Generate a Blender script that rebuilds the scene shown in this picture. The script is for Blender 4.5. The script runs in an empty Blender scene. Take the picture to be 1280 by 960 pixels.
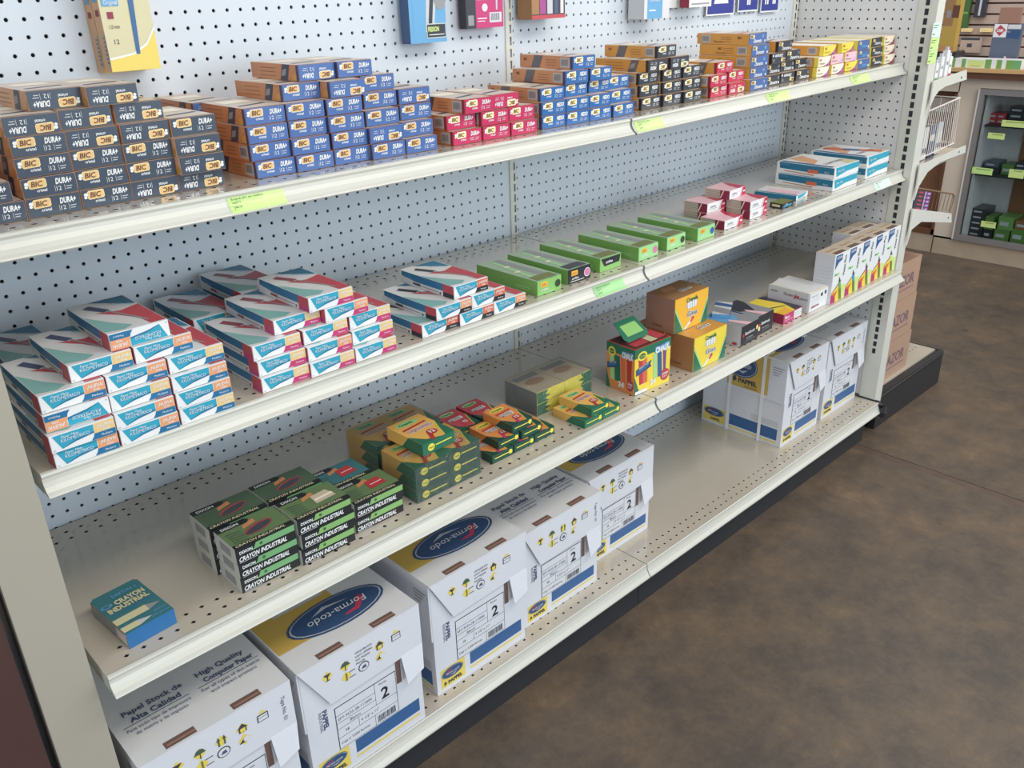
import bpy, math, random
from mathutils import Vector, Matrix
random.seed(4)
S = bpy.context.scene
COL = S.collection
# ---------------------------------------------------------------- camera
cam = bpy.data.cameras.new('camera'); camo = bpy.data.objects.new('camera', cam); COL.objects.link(camo)
cam.sensor_fit = 'HORIZONTAL'; cam.sensor_width = 36.0; cam.lens = 36.0 * 1088.42 / 1280.0
cam.clip_start = 0.02; cam.clip_end = 60
yaw, pitch, roll = 0.7503, -0.4303, -0.0322
fw = Vector((math.sin(yaw)*math.cos(pitch), math.cos(yaw)*math.cos(pitch), math.sin(pitch)))
rt = Vector((math.cos(yaw), -math.sin(yaw), 0)); upv = rt.cross(fw)
r2 = rt*math.cos(roll) + upv*math.sin(roll); u2 = -rt*math.sin(roll) + upv*math.cos(roll)
m = Matrix((r2, u2, -fw)).transposed().to_4x4(); m.translation = Vector((-1.4415, -1.5333, 1.4556))
camo.matrix_world = m
S.camera = camo
# ---------------------------------------------------------------- world, lights, exposure
W = bpy.data.worlds.new('daylight'); S.world = W; W.use_nodes = True
bg = W.node_tree.nodes['Background']; bg.inputs[0].default_value = (0.74, 0.86, 1.0, 1); bg.inputs[1].default_value = 0.62
def area(name, loc, target, sx, sy, power, color):
    l = bpy.data.lights.new(name, 'AREA'); l.shape = 'RECTANGLE'; l.size = sx; l.size_y = sy; l.energy = power; l.color = color
    o = bpy.data.objects.new(name, l); COL.objects.link(o); o.location = loc
    o.rotation_euler = (Vector(target)-Vector(loc)).to_track_quat('-Z', 'Y').to_euler(); return o
area('ceiling_tube_light', (0.5, -1.9, 2.85), (0.4, 0, 1.45), 4.4, 0.7, 66, (1.0, 0.95, 0.88))
area('counter_fill_light', (3.0, 0.0, 2.9), (3.1, 0.0, 0), 2.4, 0.6, 26, (1.0, 0.975, 0.93))  # added fill over the counter, brightens the display case
area('blue_front_fill', (0.4, -6.0, 1.9), (0.2, 0, 0.95), 6.0, 2.4, 180, (0.78, 0.90, 1.0))  # added blue fill from behind the camera, lifts the back panels
area('street_door_light', (4.8, -4.0, 2.2), (0.6, 0, 0.8), 2.2, 1.8, 40, (1.0, 0.95, 0.87))
area('left_fill_light', (-5.0, -2.4, 2.1), (0.8, 0, 1.0), 2.2, 1.8, 48, (0.92, 0.96, 1.0))  # added fill from the left for the end panel and box sides
S.view_settings.view_transform = 'Standard'; S.view_settings.look = 'None'
S.view_settings.exposure = -0.09; S.view_settings.gamma = 1.0; S.view_settings.use_curve_mapping = False
# ---------------------------------------------------------------- materials
def lin(c):
    c = c/255.0
    return c/12.92 if c <= 0.04045 else ((c+0.055)/1.055)**2.4
MATS = {}
def mat(name, rgb, rough=0.5, spec=0.5, metal=0.0, var=0.06, scale=30, bump=0.0, coat=0.0):
    M = bpy.data.materials.new(name); M.use_nodes = True; nt = M.node_tree; b = nt.nodes['Principled BSDF']
    c = tuple(lin(x) for x in rgb)
    tc = nt.nodes.new('ShaderNodeTexCoord'); n = nt.nodes.new('ShaderNodeTexNoise'); n.inputs['Scale'].default_value = scale; n.inputs['Detail'].default_value = 3
    nt.links.new(tc.outputs['Object'], n.inputs['Vector'])
    mx = nt.nodes.new('ShaderNodeMix'); mx.data_type = 'RGBA'
    mx.inputs[6].default_value = (*[x*(1-var) for x in c], 1); mx.inputs[7].default_value = (*[min(1, x*(1+var)) for x in c], 1)
    nt.links.new(n.outputs['Fac'], mx.inputs[0]); nt.links.new(mx.outputs[2], b.inputs['Base Color'])
    b.inputs['Roughness'].default_value = rough; b.inputs['Specular IOR Level'].default_value = spec; b.inputs['Metallic'].default_value = metal
    if coat: b.inputs['Coat Weight'].default_value = coat; b.inputs['Coat Roughness'].default_value = 0.08
    if bump:
        bp = nt.nodes.new('ShaderNodeBump'); bp.inputs['Strength'].default_value = bump; bp.inputs['Distance'].default_value = 0.002
        nt.links.new(n.outputs['Fac'], bp.inputs['Height']); nt.links.new(bp.outputs[0], b.inputs['Normal'])
    MATS[name] = M; return M
def c_(name, r, g, b, **k): mat(name, (r, g, b), **k)
# steel and room
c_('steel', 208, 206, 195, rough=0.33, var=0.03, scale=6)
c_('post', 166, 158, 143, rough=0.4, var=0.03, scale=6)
c_('rail', 198, 195, 183, rough=0.28, var=0.03, scale=5)
c_('deck', 188, 177, 160, rough=0.25, var=0.05, scale=7, coat=1.0)
c_('peg', 200, 207, 213, rough=0.5, var=0.03, scale=4)
c_('pegend', 212, 211, 208, rough=0.5, var=0.03, scale=4)
c_('void', 44, 52, 62, rough=0.9)
c_('slot', 44, 48, 50, rough=0.9)
c_('seam', 120, 124, 122, rough=0.6)
c_('bumper', 38, 37, 38, rough=0.55, scale=60, bump=0.2)
c_('joint', 92, 74, 62, rough=0.6, var=0.3, scale=20)
c_('kick', 40, 40, 43, rough=0.6)
c_('wire', 214, 206, 196, rough=0.3)
c_('wirebrown', 150, 122, 98, rough=0.35, metal=0.4)
c_('beige', 212, 194, 174, rough=0.8, scale=9, bump=0.25)
c_('plinth', 178, 158, 134, rough=0.85, var=0.15, scale=14, bump=0.4)
c_('wood', 150, 104, 70, rough=0.5, var=0.2, scale=5)
c_('wooddark', 104, 66, 46, rough=0.5, var=0.2, scale=5)
c_('counter', 206, 164, 112, rough=0.35, var=0.1, scale=8)
c_('slat', 178, 160, 148, rough=0.6, scale=6)
c_('alu', 158, 150, 146, rough=0.35, metal=0.5)
c_('alulight', 214, 206, 196, rough=0.35)
c_('panelwhite', 226, 220, 222, rough=0.5)
c_('maroon', 74, 48, 43, rough=0.6, var=0.15, scale=7)
# inks
INK = dict(white=(226,226,224), cream=(240,226,196), black=(34,36,42), navy=(50,62,80), blue=(60,98,166), blue2=(30,98,172), bluedark=(36,58,110),
 red=(206,30,84), red2=(208,30,66), reddark=(150,22,56), charcoal=(48,52,60), orange=(204,126,74), amber=(214,142,44), orangepale=(222,160,112), orangered=(226,98,56),
 yellow=(240,208,40), logo=(232,180,104), logopale=(246,222,146), bandnavy=(52,62,86), bandgrey=(96,92,96), barcode=(178,170,166), bars=(110,104,104),
 teal=(26,160,190), tealdark=(20,112,150), kblue=(16,108,160), kred=(200,58,70), korange=(236,150,92), kyellow=(232,190,110), kmag=(204,40,110), kdeep=(150,40,60), kgrey=(216,214,212), pen=(60,66,110), penred=(150,56,70), penblack=(50,50,56), greygreen=(120,178,170),
 green=(110,166,70), green2=(128,190,90), greenpale=(150,214,130), greentop=(146,172,138), sticker=(246,176,30), pink=(214,110,160), bluedot=(40,90,170), greendot=(40,66,40), olive=(112,120,52),
 cgreen=(124,176,92), cgreen2=(104,168,102), cgreendark=(66,92,66), ctop=(92,120,70), cblack=(28,30,32), cboxside=(196,196,184), crayonred=(160,60,60), teal2=(44,112,120), cblue=(28,104,170), gold=(206,196,146),
 crgreen=(30,110,78), crgreendk=(22,74,56), cryellow=(238,176,70), crorange=(236,138,60), crred=(196,42,44), tan=(200,180,152), boxtop_sheen=(206,186,168), lemon=(236,216,50),
 lime=(206,226,120), purple=(170,60,140), lilac=(206,160,206), paper=(212,212,217), papergrey=(206,206,208), pblue=(44,92,150), pyellow=(232,202,70), pgold=(206,164,60), brownhole_and_shade=(112,82,72), ink=(58,62,72), inkblue=(70,84,120), poval=(44,78,126), pred=(206,52,84),
 tag=(196,232,124), tagink=(60,96,40), tagpale=(206,232,214), kraft=(178,138,110), kraftdark=(160,112,90), kraftink=(120,92,112), skyblue=(86,160,210), magenta=(206,40,110), signblue=(40,50,150), grey=(140,140,142), lightgrey=(190,192,194), flesh=(236,180,190), brown=(160,110,60), violet=(120,70,140), greenbag=(62,104,42), mustard=(190,150,50), offred=(200,50,60), slate=(86,96,116), packgreen=(88,140,50))
def hazed(v):  # lens haze worked into the ink colours: less saturation, lifted blacks
    l = .3*v[0]+.59*v[1]+.11*v[2]; return tuple(7+.97*(x+.17*(l-x)) for x in v)
for k, v in INK.items(): c_(k, *hazed(v), rough=0.42, var=0.03, scale=40)
for k in ('orange', 'amber', 'blue', 'navy', 'red', 'red2', 'blue2', 'charcoal', 'greentop', 'kgrey', 'crgreen', 'cryellow', 'crorange'):
    MATS[k].node_tree.nodes['Principled BSDF'].inputs['Roughness'].default_value = 0.28
def film_mat(name, alpha, rgb, rough):
    M = bpy.data.materials.new(name); M.use_nodes = True; nt = M.node_tree; nt.nodes.clear()
    o = nt.nodes.new('ShaderNodeOutputMaterial'); mx = nt.nodes.new('ShaderNodeMixShader'); t = nt.nodes.new('ShaderNodeBsdfTransparent'); g = nt.nodes.new('ShaderNodeBsdfGlossy')
    t.inputs[0].default_value = (*[lin(x) for x in rgb], 1); g.inputs['Roughness'].default_value = rough
    f = nt.nodes.new('ShaderNodeLayerWeight'); f.inputs[0].default_value = 0.5
    n = nt.nodes.new('ShaderNodeTexNoise'); n.inputs['Scale'].default_value = 60; bp = nt.nodes.new('ShaderNodeBump'); bp.inputs['Strength'].default_value = 0.5 if rough > .08 else 0.0; bp.inputs['Distance'].default_value = 0.01
    nt.links.new(n.outputs['Fac'], bp.inputs['Height']); nt.links.new(bp.outputs[0], g.inputs['Normal']); pw = nt.nodes.new('ShaderNodeMath'); pw.operation = 'POWER'; pw.inputs[1].default_value = 4.0; nt.links.new(f.outputs['Facing'], pw.inputs[0]); sc_ = nt.nodes.new('ShaderNodeMath'); sc_.operation = 'MULTIPLY'; sc_.inputs[1].default_value = 0.5; nt.links.new(pw.outputs[0], sc_.inputs[0])
    ad = nt.nodes.new('ShaderNodeMath'); ad.operation = 'ADD'; ad.inputs[1].default_value = alpha; ad.use_clamp = True
    nt.links.new(sc_.outputs[0], ad.inputs[0]); nt.links.new(ad.outputs[0], mx.inputs[0]); nt.links.new(t.outputs[0], mx.inputs[1]); nt.links.new(g.outputs[0], mx.inputs[2]); nt.links.new(mx.outputs[0], o.inputs[0])
    MATS[name] = M
film_mat('film', 0.09, (236, 238, 236), 0.16)
film_mat('glass', 0.03, (214, 222, 220), 0.02)
# floor: stained, polished concrete
M = bpy.data.materials.new('concrete'); M.use_nodes = True; nt = M.node_tree; b = nt.nodes['Principled BSDF']
tc = nt.nodes.new('ShaderNodeTexCoord'); mp = nt.nodes.new('ShaderNodeMapping'); mp.inputs['Scale'].default_value = (1, 1, 1); nt.links.new(tc.outputs['Object'], mp.inputs[0])
n1 = nt.nodes.new('ShaderNodeTexNoise'); n1.inputs['Scale'].default_value = 1.7; n1.inputs['Detail'].default_value = 12; n1.inputs['Roughness'].default_value = 0.74; n1.inputs['Distortion'].default_value = 0.25
n2 = nt.nodes.new('ShaderNodeTexNoise'); n2.inputs['Scale'].default_value = 6.5; n2.inputs['Detail'].default_value = 12; n2.inputs['Roughness'].default_value = 0.82
nt.links.new(mp.outputs[0], n1.inputs[0]); nt.links.new(mp.outputs[0], n2.inputs[0])
cr = nt.nodes.new('ShaderNodeValToRGB'); e = cr.color_ramp.elements
e[0].position = 0.36; e[0].color = (lin(70), lin(63), lin(57), 1); e[1].position = 0.66; e[1].color = (lin(136), lin(112), lin(86), 1)
x = e.new(0.45); x.color = (lin(86), lin(76), lin(67), 1); x = e.new(0.56); x.color = (lin(108), lin(91), lin(74), 1)
ad = nt.nodes.new('ShaderNodeMix'); ad.data_type = 'FLOAT'; ad.inputs[0].default_value = 0.66
nt.links.new(n1.outputs['Fac'], ad.inputs[2]); nt.links.new(n2.outputs['Fac'], ad.inputs[3]); nt.links.new(ad.outputs[0], cr.inputs[0]); 
vo = nt.nodes.new('ShaderNodeTexVoronoi'); vo.inputs['Scale'].default_value = 2.6; nt.links.new(mp.outputs[0], vo.inputs[0])
vr = nt.nodes.new('ShaderNodeMapRange'); vr.inputs[1].default_value = 0.035; vr.inputs[2].default_value = 0.06; vr.inputs[3].default_value = 0.6; vr.inputs[4].default_value = 1.0; nt.links.new(vo.outputs['Distance'], vr.inputs[0])
vm = nt.nodes.new('ShaderNodeMix'); vm.data_type = 'RGBA'; vm.blend_type = 'MULTIPLY'; vm.inputs[0].default_value = 1.0
nt.links.new(cr.outputs[0], vm.inputs[6]); nt.links.new(vr.outputs[0], vm.inputs[7]); nt.links.new(vm.outputs[2], b.inputs['Base Color'])
b.inputs['Roughness'].default_value = 0.42; b.inputs['Specular IOR Level'].default_value = 0.35
bp = nt.nodes.new('ShaderNodeBump'); bp.inputs['Strength'].default_value = 0.12; bp.inputs['Distance'].default_value = 0.002; nt.links.new(n2.outputs['Fac'], bp.inputs['Height']); nt.links.new(bp.outputs[0], b.inputs['Normal'])
MATS['concrete'] = M
# ---------------------------------------------------------------- text
TXT = {}
def glyphs(s, bold=0.0, shear=0.0):
    k = (s, bold, shear)
    if k not in TXT:
        cu = bpy.data.curves.new('t', 'FONT'); cu.body = s; cu.size = 1; cu.resolution_u = 2; cu.offset = bold; cu.shear = shear
        o = bpy.data.objects.new('t', cu); COL.objects.link(o)
        me = bpy.data.meshes.new_from_object(o.evaluated_get(bpy.context.evaluated_depsgraph_get()))
        vs = [(v.co.x, v.co.y) for v in me.vertices]; fs = [tuple(p.vertices) for p in me.polygons]
        bpy.data.objects.remove(o); bpy.data.curves.remove(cu); bpy.data.meshes.remove(me)
        x0 = min(v[0] for v in vs); x1 = max(v[0] for v in vs)
        TXT[k] = ([((a-x0), b) for a, b in vs], fs, x1-x0)
    return TXT[k]
# ---------------------------------------------------------------- mesh accumulator
class Fr:                                      # a face frame: origin, u axis, v axis
    def __init__(s, o, u, v): s.o = Vector(o); s.u = Vector(u).normalized(); s.v = Vector(v).normalized(); s.n = s.u.cross(s.v)
    def p(s, a, b, l=0.0): return s.o + s.u*a + s.v*b + s.n*l
class MB:
    def __init__(s): s.v = []; s.f = []; s.m = []; s.names = []
    def mi(s, n):
        if n not in s.names: s.names.append(n)
        return s.names.index(n)
    def add(s, vs, fs, m):
        b = len(s.v); s.v += [tuple(x) for x in vs]; i = s.mi(m)
        for f in fs: s.f.append(tuple(b+k for k in f)); s.m.append(i)
        return s
    def box(s, x0, x1, y0, y1, z0, z1, m, top=None, front=None, left=None, right=None):
        vs = [(x0,y0,z0),(x1,y0,z0),(x1,y1,z0),(x0,y1,z0),(x0,y0,z1),(x1,y0,z1),(x1,y1,z1),(x0,y1,z1)]
        b = len(s.v); s.v += vs
        for f, mm in (((3,2,1,0), m), ((4,5,6,7), top or m), ((0,1,5,4), front or m), ((2,3,7,6), m), ((3,0,4,7), left or m), ((1,2,6,5), right or left or m)):
            s.f.append(tuple(b+k for k in f)); s.m.append(s.mi(mm))
        return s
    def poly(s, F, pts, m, l=0.0003): return s.add([F.p(a, b, l) for a, b in pts], [tuple(range(len(pts)))], m)
    def rect(s, F, a0, a1, b0, b1, m, l=0.0003): return s.poly(F, [(a0,b0),(a1,b0),(a1,b1),(a0,b1)], m, l)
    def ell(s, F, a, b, ra, rb, m, l=0.0006, n=14, rot=0.0):
        return s.poly(F, [(a+ra*math.cos(t)*math.cos(rot)-rb*math.sin(t)*math.sin(rot), b+ra*math.cos(t)*math.sin(rot)+rb*math.sin(t)*math.cos(rot)) for t in [2*math.pi*i/n for i in range(n)]], m, l)
    def text(s, F, t, a, b, h, m, maxw=None, l=0.0009, bold=0.0, shear=0.0, center=False, rot=0.0):
        vs, fs, w = glyphs(t, bold, shear); k = h/0.72; kx = k
        if maxw and w*kx > maxw: kx = maxw/w
        if center: a -= w*kx/2
        c, sn = math.cos(rot), math.sin(rot)
        return s.add([F.p(a+x*kx*c-y*k*sn, b+x*kx*sn+y*k*c, l) for x, y in vs], fs, m)
    def slab(s, F, pts, t, m, l=0.0):                # polygon of thickness t
        n = len(pts); s.add([F.p(a, b, l) for a, b in pts]+[F.p(a, b, l+t) for a, b in pts],
            [tuple(range(n-1, -1, -1)), tuple(range(n, 2*n))]+[(i, (i+1) % n, n+(i+1) % n, n+i) for i in range(n)], m); return s
    def tube(s, pts, r, m, n=6):
        pts = [Vector(p) for p in pts]; rings = []; b = len(s.v)
        for i, p in enumerate(pts):
            d = (pts[min(i+1, len(pts)-1)]-pts[max(i-1, 0)]).normalized(); a = d.orthogonal().normalized(); c = d.cross(a)
            s.v += [tuple(p+(a*math.cos(2*math.pi*k/n)+c*math.sin(2*math.pi*k/n))*r) for k in range(n)]
        mm = s.mi(m)
        for i in range(len(pts)-1):
            for k in range(n): s.f.append((b+i*n+k, b+i*n+(k+1) % n, b+(i+1)*n+(k+1) % n, b+(i+1)*n+k)); s.m.append(mm)
        s.f.append(tuple(b+k for k in range(n-1, -1, -1))); s.m.append(mm); s.f.append(tuple(b+(len(pts)-1)*n+k for k in range(n))); s.m.append(mm)
        return s
    def mesh(s, name='m'):
        me = bpy.data.meshes.new(name); me.from_pydata(s.v, [], s.f)
        for n in s.names: me.materials.append(MATS[n])
        me.polygons.foreach_set('material_index', s.m); me.update(); return me
def link(name, me, parent=None, loc=None, rot=None):
    o = bpy.data.objects.new(name, me); COL.objects.link(o)
    if parent: o.parent = parent
    if loc: o.location = loc
    if rot: o.rotation_euler = rot
    return o
def tag(o, label, cat, group=None, kind=None):
    if label: o['label'] = label
    if cat: o['category'] = cat
    if group: o['group'] = group
    if kind: o['kind'] = kind
    return o
def empty(name, loc=(0, 0, 0), rz=0): 
    o = bpy.data.objects.new(name, None); COL.objects.link(o); o.location = loc; o.rotation_euler = (0, 0, rz); return o
def faces(w, d, h): return Fr((0,0,0),(1,0,0),(0,0,1)), Fr((w,0,h),(-1,0,0),(0,0,-1)), Fr((0,d,0),(0,-1,0),(0,0,1)), Fr((0,0,h),(1,0,0),(0,1,0))
P_ = 0.0254
ZT = {1: (1.1996, 1.1969, 1.2121), 2: (.9009, .8932, .9066), 3: (.5939, .5919, .5964), 4: (.1319, .1319, .1319)}
def zs(s, x):
    a, b, c = ZT[s]; return b+(c-b)*x/1.26 if x > 0 else b+(a-b)*(-x)/1.22
def slope(s, x):
    a, b, c = ZT[s]; return -math.atan((c-b)/1.26) if x > 0 else -math.atan((b-a)/1.22)
DEP = {1: .3536, 2: .3994, 3: .4463, 4: .4465}
# ---------------------------------------------------------------- the setting
o = link('floor', MB().box(-4, 1.145, -6, 3.5, -0.05, 0, 'concrete').box(1.180, 6.5, -6, 3.5, -0.05, 0, 'concrete').box(1.145, 1.180, -6, 3.5, -0.05, -0.0015, 'joint').mesh()); o['kind'] = 'structure'
XW = 3.583
wl = MB().box(XW, XW+.10, .325, .33, 0, .94, 'beige')
wl.box(XW, XW+.12, .222, .325, .09, .945, 'beige').box(XW, XW+.12, -1.6, .222, .895, .945, 'beige').box(XW, XW+.12, -1.6, .95, 0, .10, 'plinth').box(XW, XW+.12, .325, .95, .87, .945, 'beige')
o = link('wall_counter_front', wl.mesh()); o['kind'] = 'structure'
o = link('wall_behind_counter', MB().box(4.26, 4.34, -1.8, 2.6, 0, 2.6, 'beige').mesh()); o['kind'] = 'structure'
sl = empty('slat_wall', (4.24, 0, 0)); tag(sl, 'grey-beige slatted display wall behind the shop counter', 'slat wall')
for k, z in enumerate((1.0, 1.056, 1.113, 1.170, 1.227, 1.284, 1.341, 1.398)):
    link('slat', MB().box(-.018, 0, -1.2, 1.6, z, z+.047, 'slat').mesh(), sl)
link('backing_board', MB().box(.0, .012, -1.2, 1.6, .99, 1.45, 'wooddark').mesh(), sl)
# pegboard generator: square cells with an eight-sided hole
def peg_mesh(nx, nz, hole_r, margin_x, z_low, z_high, z_hole0, mname, W=None):
    b = MB(); vs = []; fs = []
    W = W or nx*P_; h = P_/2
    for i in range(nx):
        for j in range(nz):
            cx = margin_x+i*P_; cz = z_hole0+j*P_; k = len(vs)
            for a, c in ((1,0),(1,1),(0,1),(-1,1),(-1,0),(-1,-1),(0,-1),(1,-1)): vs.append((cx+a*h, 0, cz+c*h))
            for t in range(8): an = t*math.pi/4; vs.append((cx+hole_r*math.cos(an), 0, cz+hole_r*math.sin(an)))
            for t in range(8): an = t*math.pi/4; vs.append((cx+hole_r*math.cos(an), .004, cz+hole_r*math.sin(an)))
            for t in range(8):
                u = (t+1) % 8; fs.append((k+t, k+8+t, k+8+u, k+u)); fs.append((k+8+t, k+16+t, k+16+u, k+8+u))
    b.add(vs, fs, mname)
    x0 = margin_x-h; x1 = margin_x+(nx-1)*P_+h; za = z_hole0-h; zb = z_hole0+(nz-1)*P_+h
    for a0, a1, c0, c1 in ((0, x0, z_low, z_high), (x1, W, z_low, z_high), (x0, x1, z_low, za), (x0, x1, zb, z_high)):
        if a1-a0 > 1e-5 and c1-c0 > 1e-5: b.add([(a0,0,c0),(a1,0,c0),(a1,0,c1),(a0,0,c1)], [(0,1,2,3)], mname)
    b.box(0, W, .010, .014, z_low, z_high, 'void')
    return b
G = empty('gondola_frame', (0, 0.0, 0)); tag(G, 'white steel gondola shelf frame with pegboard back, running along the aisle', 'shelf frame')
# hole rows: section 1 row z 1.0481, section 2 row z 1.0544 (every inch)
def z0(zr): 
    n = int((zr-.16)/P_); return zr-n*P_
a = link('pegboard_panel', peg_mesh(47, 55, .0033, P_-.0127, .02, 1.58, z0(1.0481), 'peg', 48*P_-.0127).mesh(), G, (-48*P_+.0127, 0, 0))
a = link('pegboard_panel', peg_mesh(47, 55, .0033, P_-.022, .02, 1.58, z0(1.0544), 'peg', 1.2345-.022).mesh(), G, (.022, 0, 0))
def slotted(x0, x1, y0, y1, cx, z1, pair=False):
    b = MB(); b.box(x0, x1, y0+.006, y1, 0.01, z1, 'void')
    z = .06; sw = .0032
    b.add([(x0,y0,.01),(cx-sw,y0,.01),(cx-sw,y0,z1),(x0,y0,z1)], [(0,1,2,3)], 'steel'); b.add([(cx+sw,y0,.01),(x1,y0,.01),(x1,y0,z1),(cx+sw,y0,z1)], [(0,1,2,3)], 'steel')
    b.add([(x0,y1,.01),(x0,y0,.01),(x0,y0,z1),(x0,y1,z1)], [(0,1,2,3)], 'steel'); b.add([(x1,y0,.01),(x1,y1,.01),(x1,y1,z1),(x1,y0,z1)], [(0,1,2,3)], 'steel')
    zz = .01
    while z < z1-.02:
        b.add([(cx-sw,y0,zz),(cx+sw,y0,zz),(cx+sw,y0,z),(cx-sw,y0,z)], [(0,1,2,3)], 'steel'); zz = z+.0175; z += P_
    b.add([(cx-sw,y0,zz),(cx+sw,y0,zz),(cx+sw,y0,z1),(cx-sw,y0,z1)], [(0,1,2,3)], 'steel')
    return b
link('upright', slotted(0, .021, -.004, .03, .0135, 1.58).mesh(), G)
link('upright', slotted(1.2345, 1.262, -.004, .03, 1.2509, 1.58).mesh(), G)
link('upright', slotted(-1.262, -1.232, -.004, .03, -1.25, 1.58).mesh(), G)
link('back_panel_sheet', MB().box(-1.262, 1.262, .035, .045, 0, 1.58, 'steel').mesh(), G)
tag(link('kick_plate', MB().box(-1.22, 0, -.432, -.424, 0, .096, 'kick').box(0.002, 1.215, -.432, -.424, 0, .096, 'kick').mesh()), 'black kick plate along the floor under the lowest shelf', 'kick plate')
# shelves
def deck_mb(x0, x1, dep, holes_d, diamond):
    b = MB(); yf0, yf1 = -(dep-.0063), -(dep-.0571); yb0, yb1 = -.0682, -.0174
    xs0 = math.ceil((x0+.016)/P_)*P_+.0066*0; n = int((x1-.014-xs0)/P_)+1
    def quad(a0, a1, c0, c1): b.add([(a0,c0,0),(a1,c0,0),(a1,c1,0),(a0,c1,0)], [(0,1,2,3)], 'deck')
    quad(x0, x1, -dep, yf0); quad(x0, x1, yf1, yb0); quad(x0, x1, yb1, -.0047)
    h = P_/2; L = xs0-h; Rr = xs0+(n-1)*P_+h
    for a, c in ((yf0, yf1), (yb0, yb1)):
        quad(x0, L, a, c); quad(Rr, x1, a, c)
        for j in range(2):
            cy = a+(h if c > a else -h)+j*P_*(1 if c > a else -1)
            for i in range(n):
                cx = xs0+i*P_; k = len(b.v)
                r = .0036 if diamond else .0031
                ang = [0, 1, 2, 3] if diamond else [.5, 1.5, 2.5, 3.5]
                pts = [(cx+r*(1.25 if diamond else 1.3)*math.cos(t*math.pi/2), cy+r*math.sin(t*math.pi/2)) for t in ang]
                if diamond:
                    vs = [(cx+h, cy, 0), (cx+h, cy+h, 0), (cx, cy+h, 0), (cx-h, cy+h, 0), (cx-h, cy, 0), (cx-h, cy-h, 0), (cx, cy-h, 0), (cx+h, cy-h, 0)]+[(p[0], p[1], 0) for p in pts]+[(p[0], p[1], -.004) for p in pts]
                    fs = [(0,1,9,8),(1,2,9),(2,3,10,9),(3,4,10),(4,5,11,10),(5,6,11),(6,7,8,11),(7,0,8)]
                    b.add(vs, fs, 'deck'); b.add([vs[8+q] for q in range(8)], [(0,1,5,4),(1,2,6,5),(2,3,7,6),(3,0,4,7)], 'slot')
                else:
                    vs = [(cx+h,cy+h,0),(cx-h,cy+h,0),(cx-h,cy-h,0),(cx+h,cy-h,0)]+[(p[0],p[1],0) for p in pts]+[(p[0],p[1],-.004) for p in pts]
                    b.add(vs, [(0,1,5,4),(1,2,6,5),(2,3,7,6),(3,0,4,7)], 'deck'); b.add(vs[4:], [(0,1,5,4),(1,2,6,5),(2,3,7,6),(3,0,4,7)], 'slot')
    b.box(x0+.002, x1-.002, -dep+.002, -.0055, -.026, -.005, 'void')
    b.box(x0, x1, -dep, -.0055, -.030, -.0265, 'steel'); b.box(x0, x0+.002, -dep, -.0055, -.028, -.0003, 'steel'); b.box(x1-.002, x1, -dep, -.0055, -.028, -.0003, 'steel')
    return b
PROF = [(0,.0),(.004,.0012),(.008,.0002),(.009,-.003),(.0075,-.007),(.008,-.012),(.011,-.018),(.016,-.0235),(.0215,-.0265),(.0225,-.0285),(.021,-.0305),(.016,-.0290),(.0,-.0275)]
PROFB = [(0,0),(.003,.0008),(.0045,-.001),(.004,-.006),(.0055,-.014),(.009,-.022),(.014,-.0285),(.0165,-.0305),(.016,-.034),(.012,-.034),(0,-.034)]
def rail_mb(x0, x1, dep, prof, m='rail'):
    n = len(prof); b = MB(); vs = [(x0, -dep-a, c) for a, c in prof]+[(x1, -dep-a, c) for a, c in prof]
    b.add(vs, [(i, i+1, n+i+1, n+i) for i in range(n-1)]+[(n-1, 0, n, 2*n-1), tuple(range(n-1, -1, -1)), tuple(range(n, 2*n))], m); return b
lvl = {1: 'top', 2: 'second', 3: 'third', 4: 'bottom'}
SH = {}
for s in (1, 2, 3, 4):
    for side in (-1, 1):
        x0, x1 = ((-1.2225, .0065) if side < 0 else (.0095, 1.264))
        if s == 4: x1 = min(x1, 1.262)
        xm = 0.008
        t = empty('base_shelf' if s == 4 else 'shelf', (xm, 0, zs(s, 0))); t.rotation_euler = (0, slope(s, side*.1), 0)
        nm = {1: 'holding the pen boxes', 2: 'below the pen boxes', 3: 'above the big paper cartons', 4: 'under the big paper cartons'}[s]
        tag(t, 'white steel %s shelf %s, %s the joint' % (lvl[s], nm, 'left of' if side < 0 else 'right of'), 'shelf', 'white gondola shelves')
        link('deck', deck_mb(x0-xm, x1-xm, DEP[s], None, s != 4).mesh(), t)
        link('price_rail', rail_mb(x0-xm, x1-xm, DEP[s], PROFB if s == 4 else PROF).mesh(), t)
        if s != 4:
            xe = (x1 if side < 0 else x0)-xm; q = MB(); 
            for xx in ((xe-.0015) if side < 0 else (xe-.0005), ): q.v += []
            link('rail_end_cap', rail_mb(xe-.0012 if side < 0 else xe-.0004, xe+.0004 if side < 0 else xe+.0012, DEP[s]+.0012, PROF, 'seam').mesh(), t)
            if side > 0: link('rail_end_cap', rail_mb(x1-xm-.0004, x1-xm+.0016, DEP[s]+.0012, PROF, 'seam').mesh(), t)
        else:
            if side > 0: link('end_bumper', MB().tube([(x1-xm+.004, -.375, -.008), (x1-xm+.006, -.45, -.008), (x1-xm+.004, -.466, -.014), (x1-xm+.002, -.470, -.03), (x1-xm+.001, -.462, -.045)], .0125, 'bumper').mesh(), t)
        SH[(s, side)] = t
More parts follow.
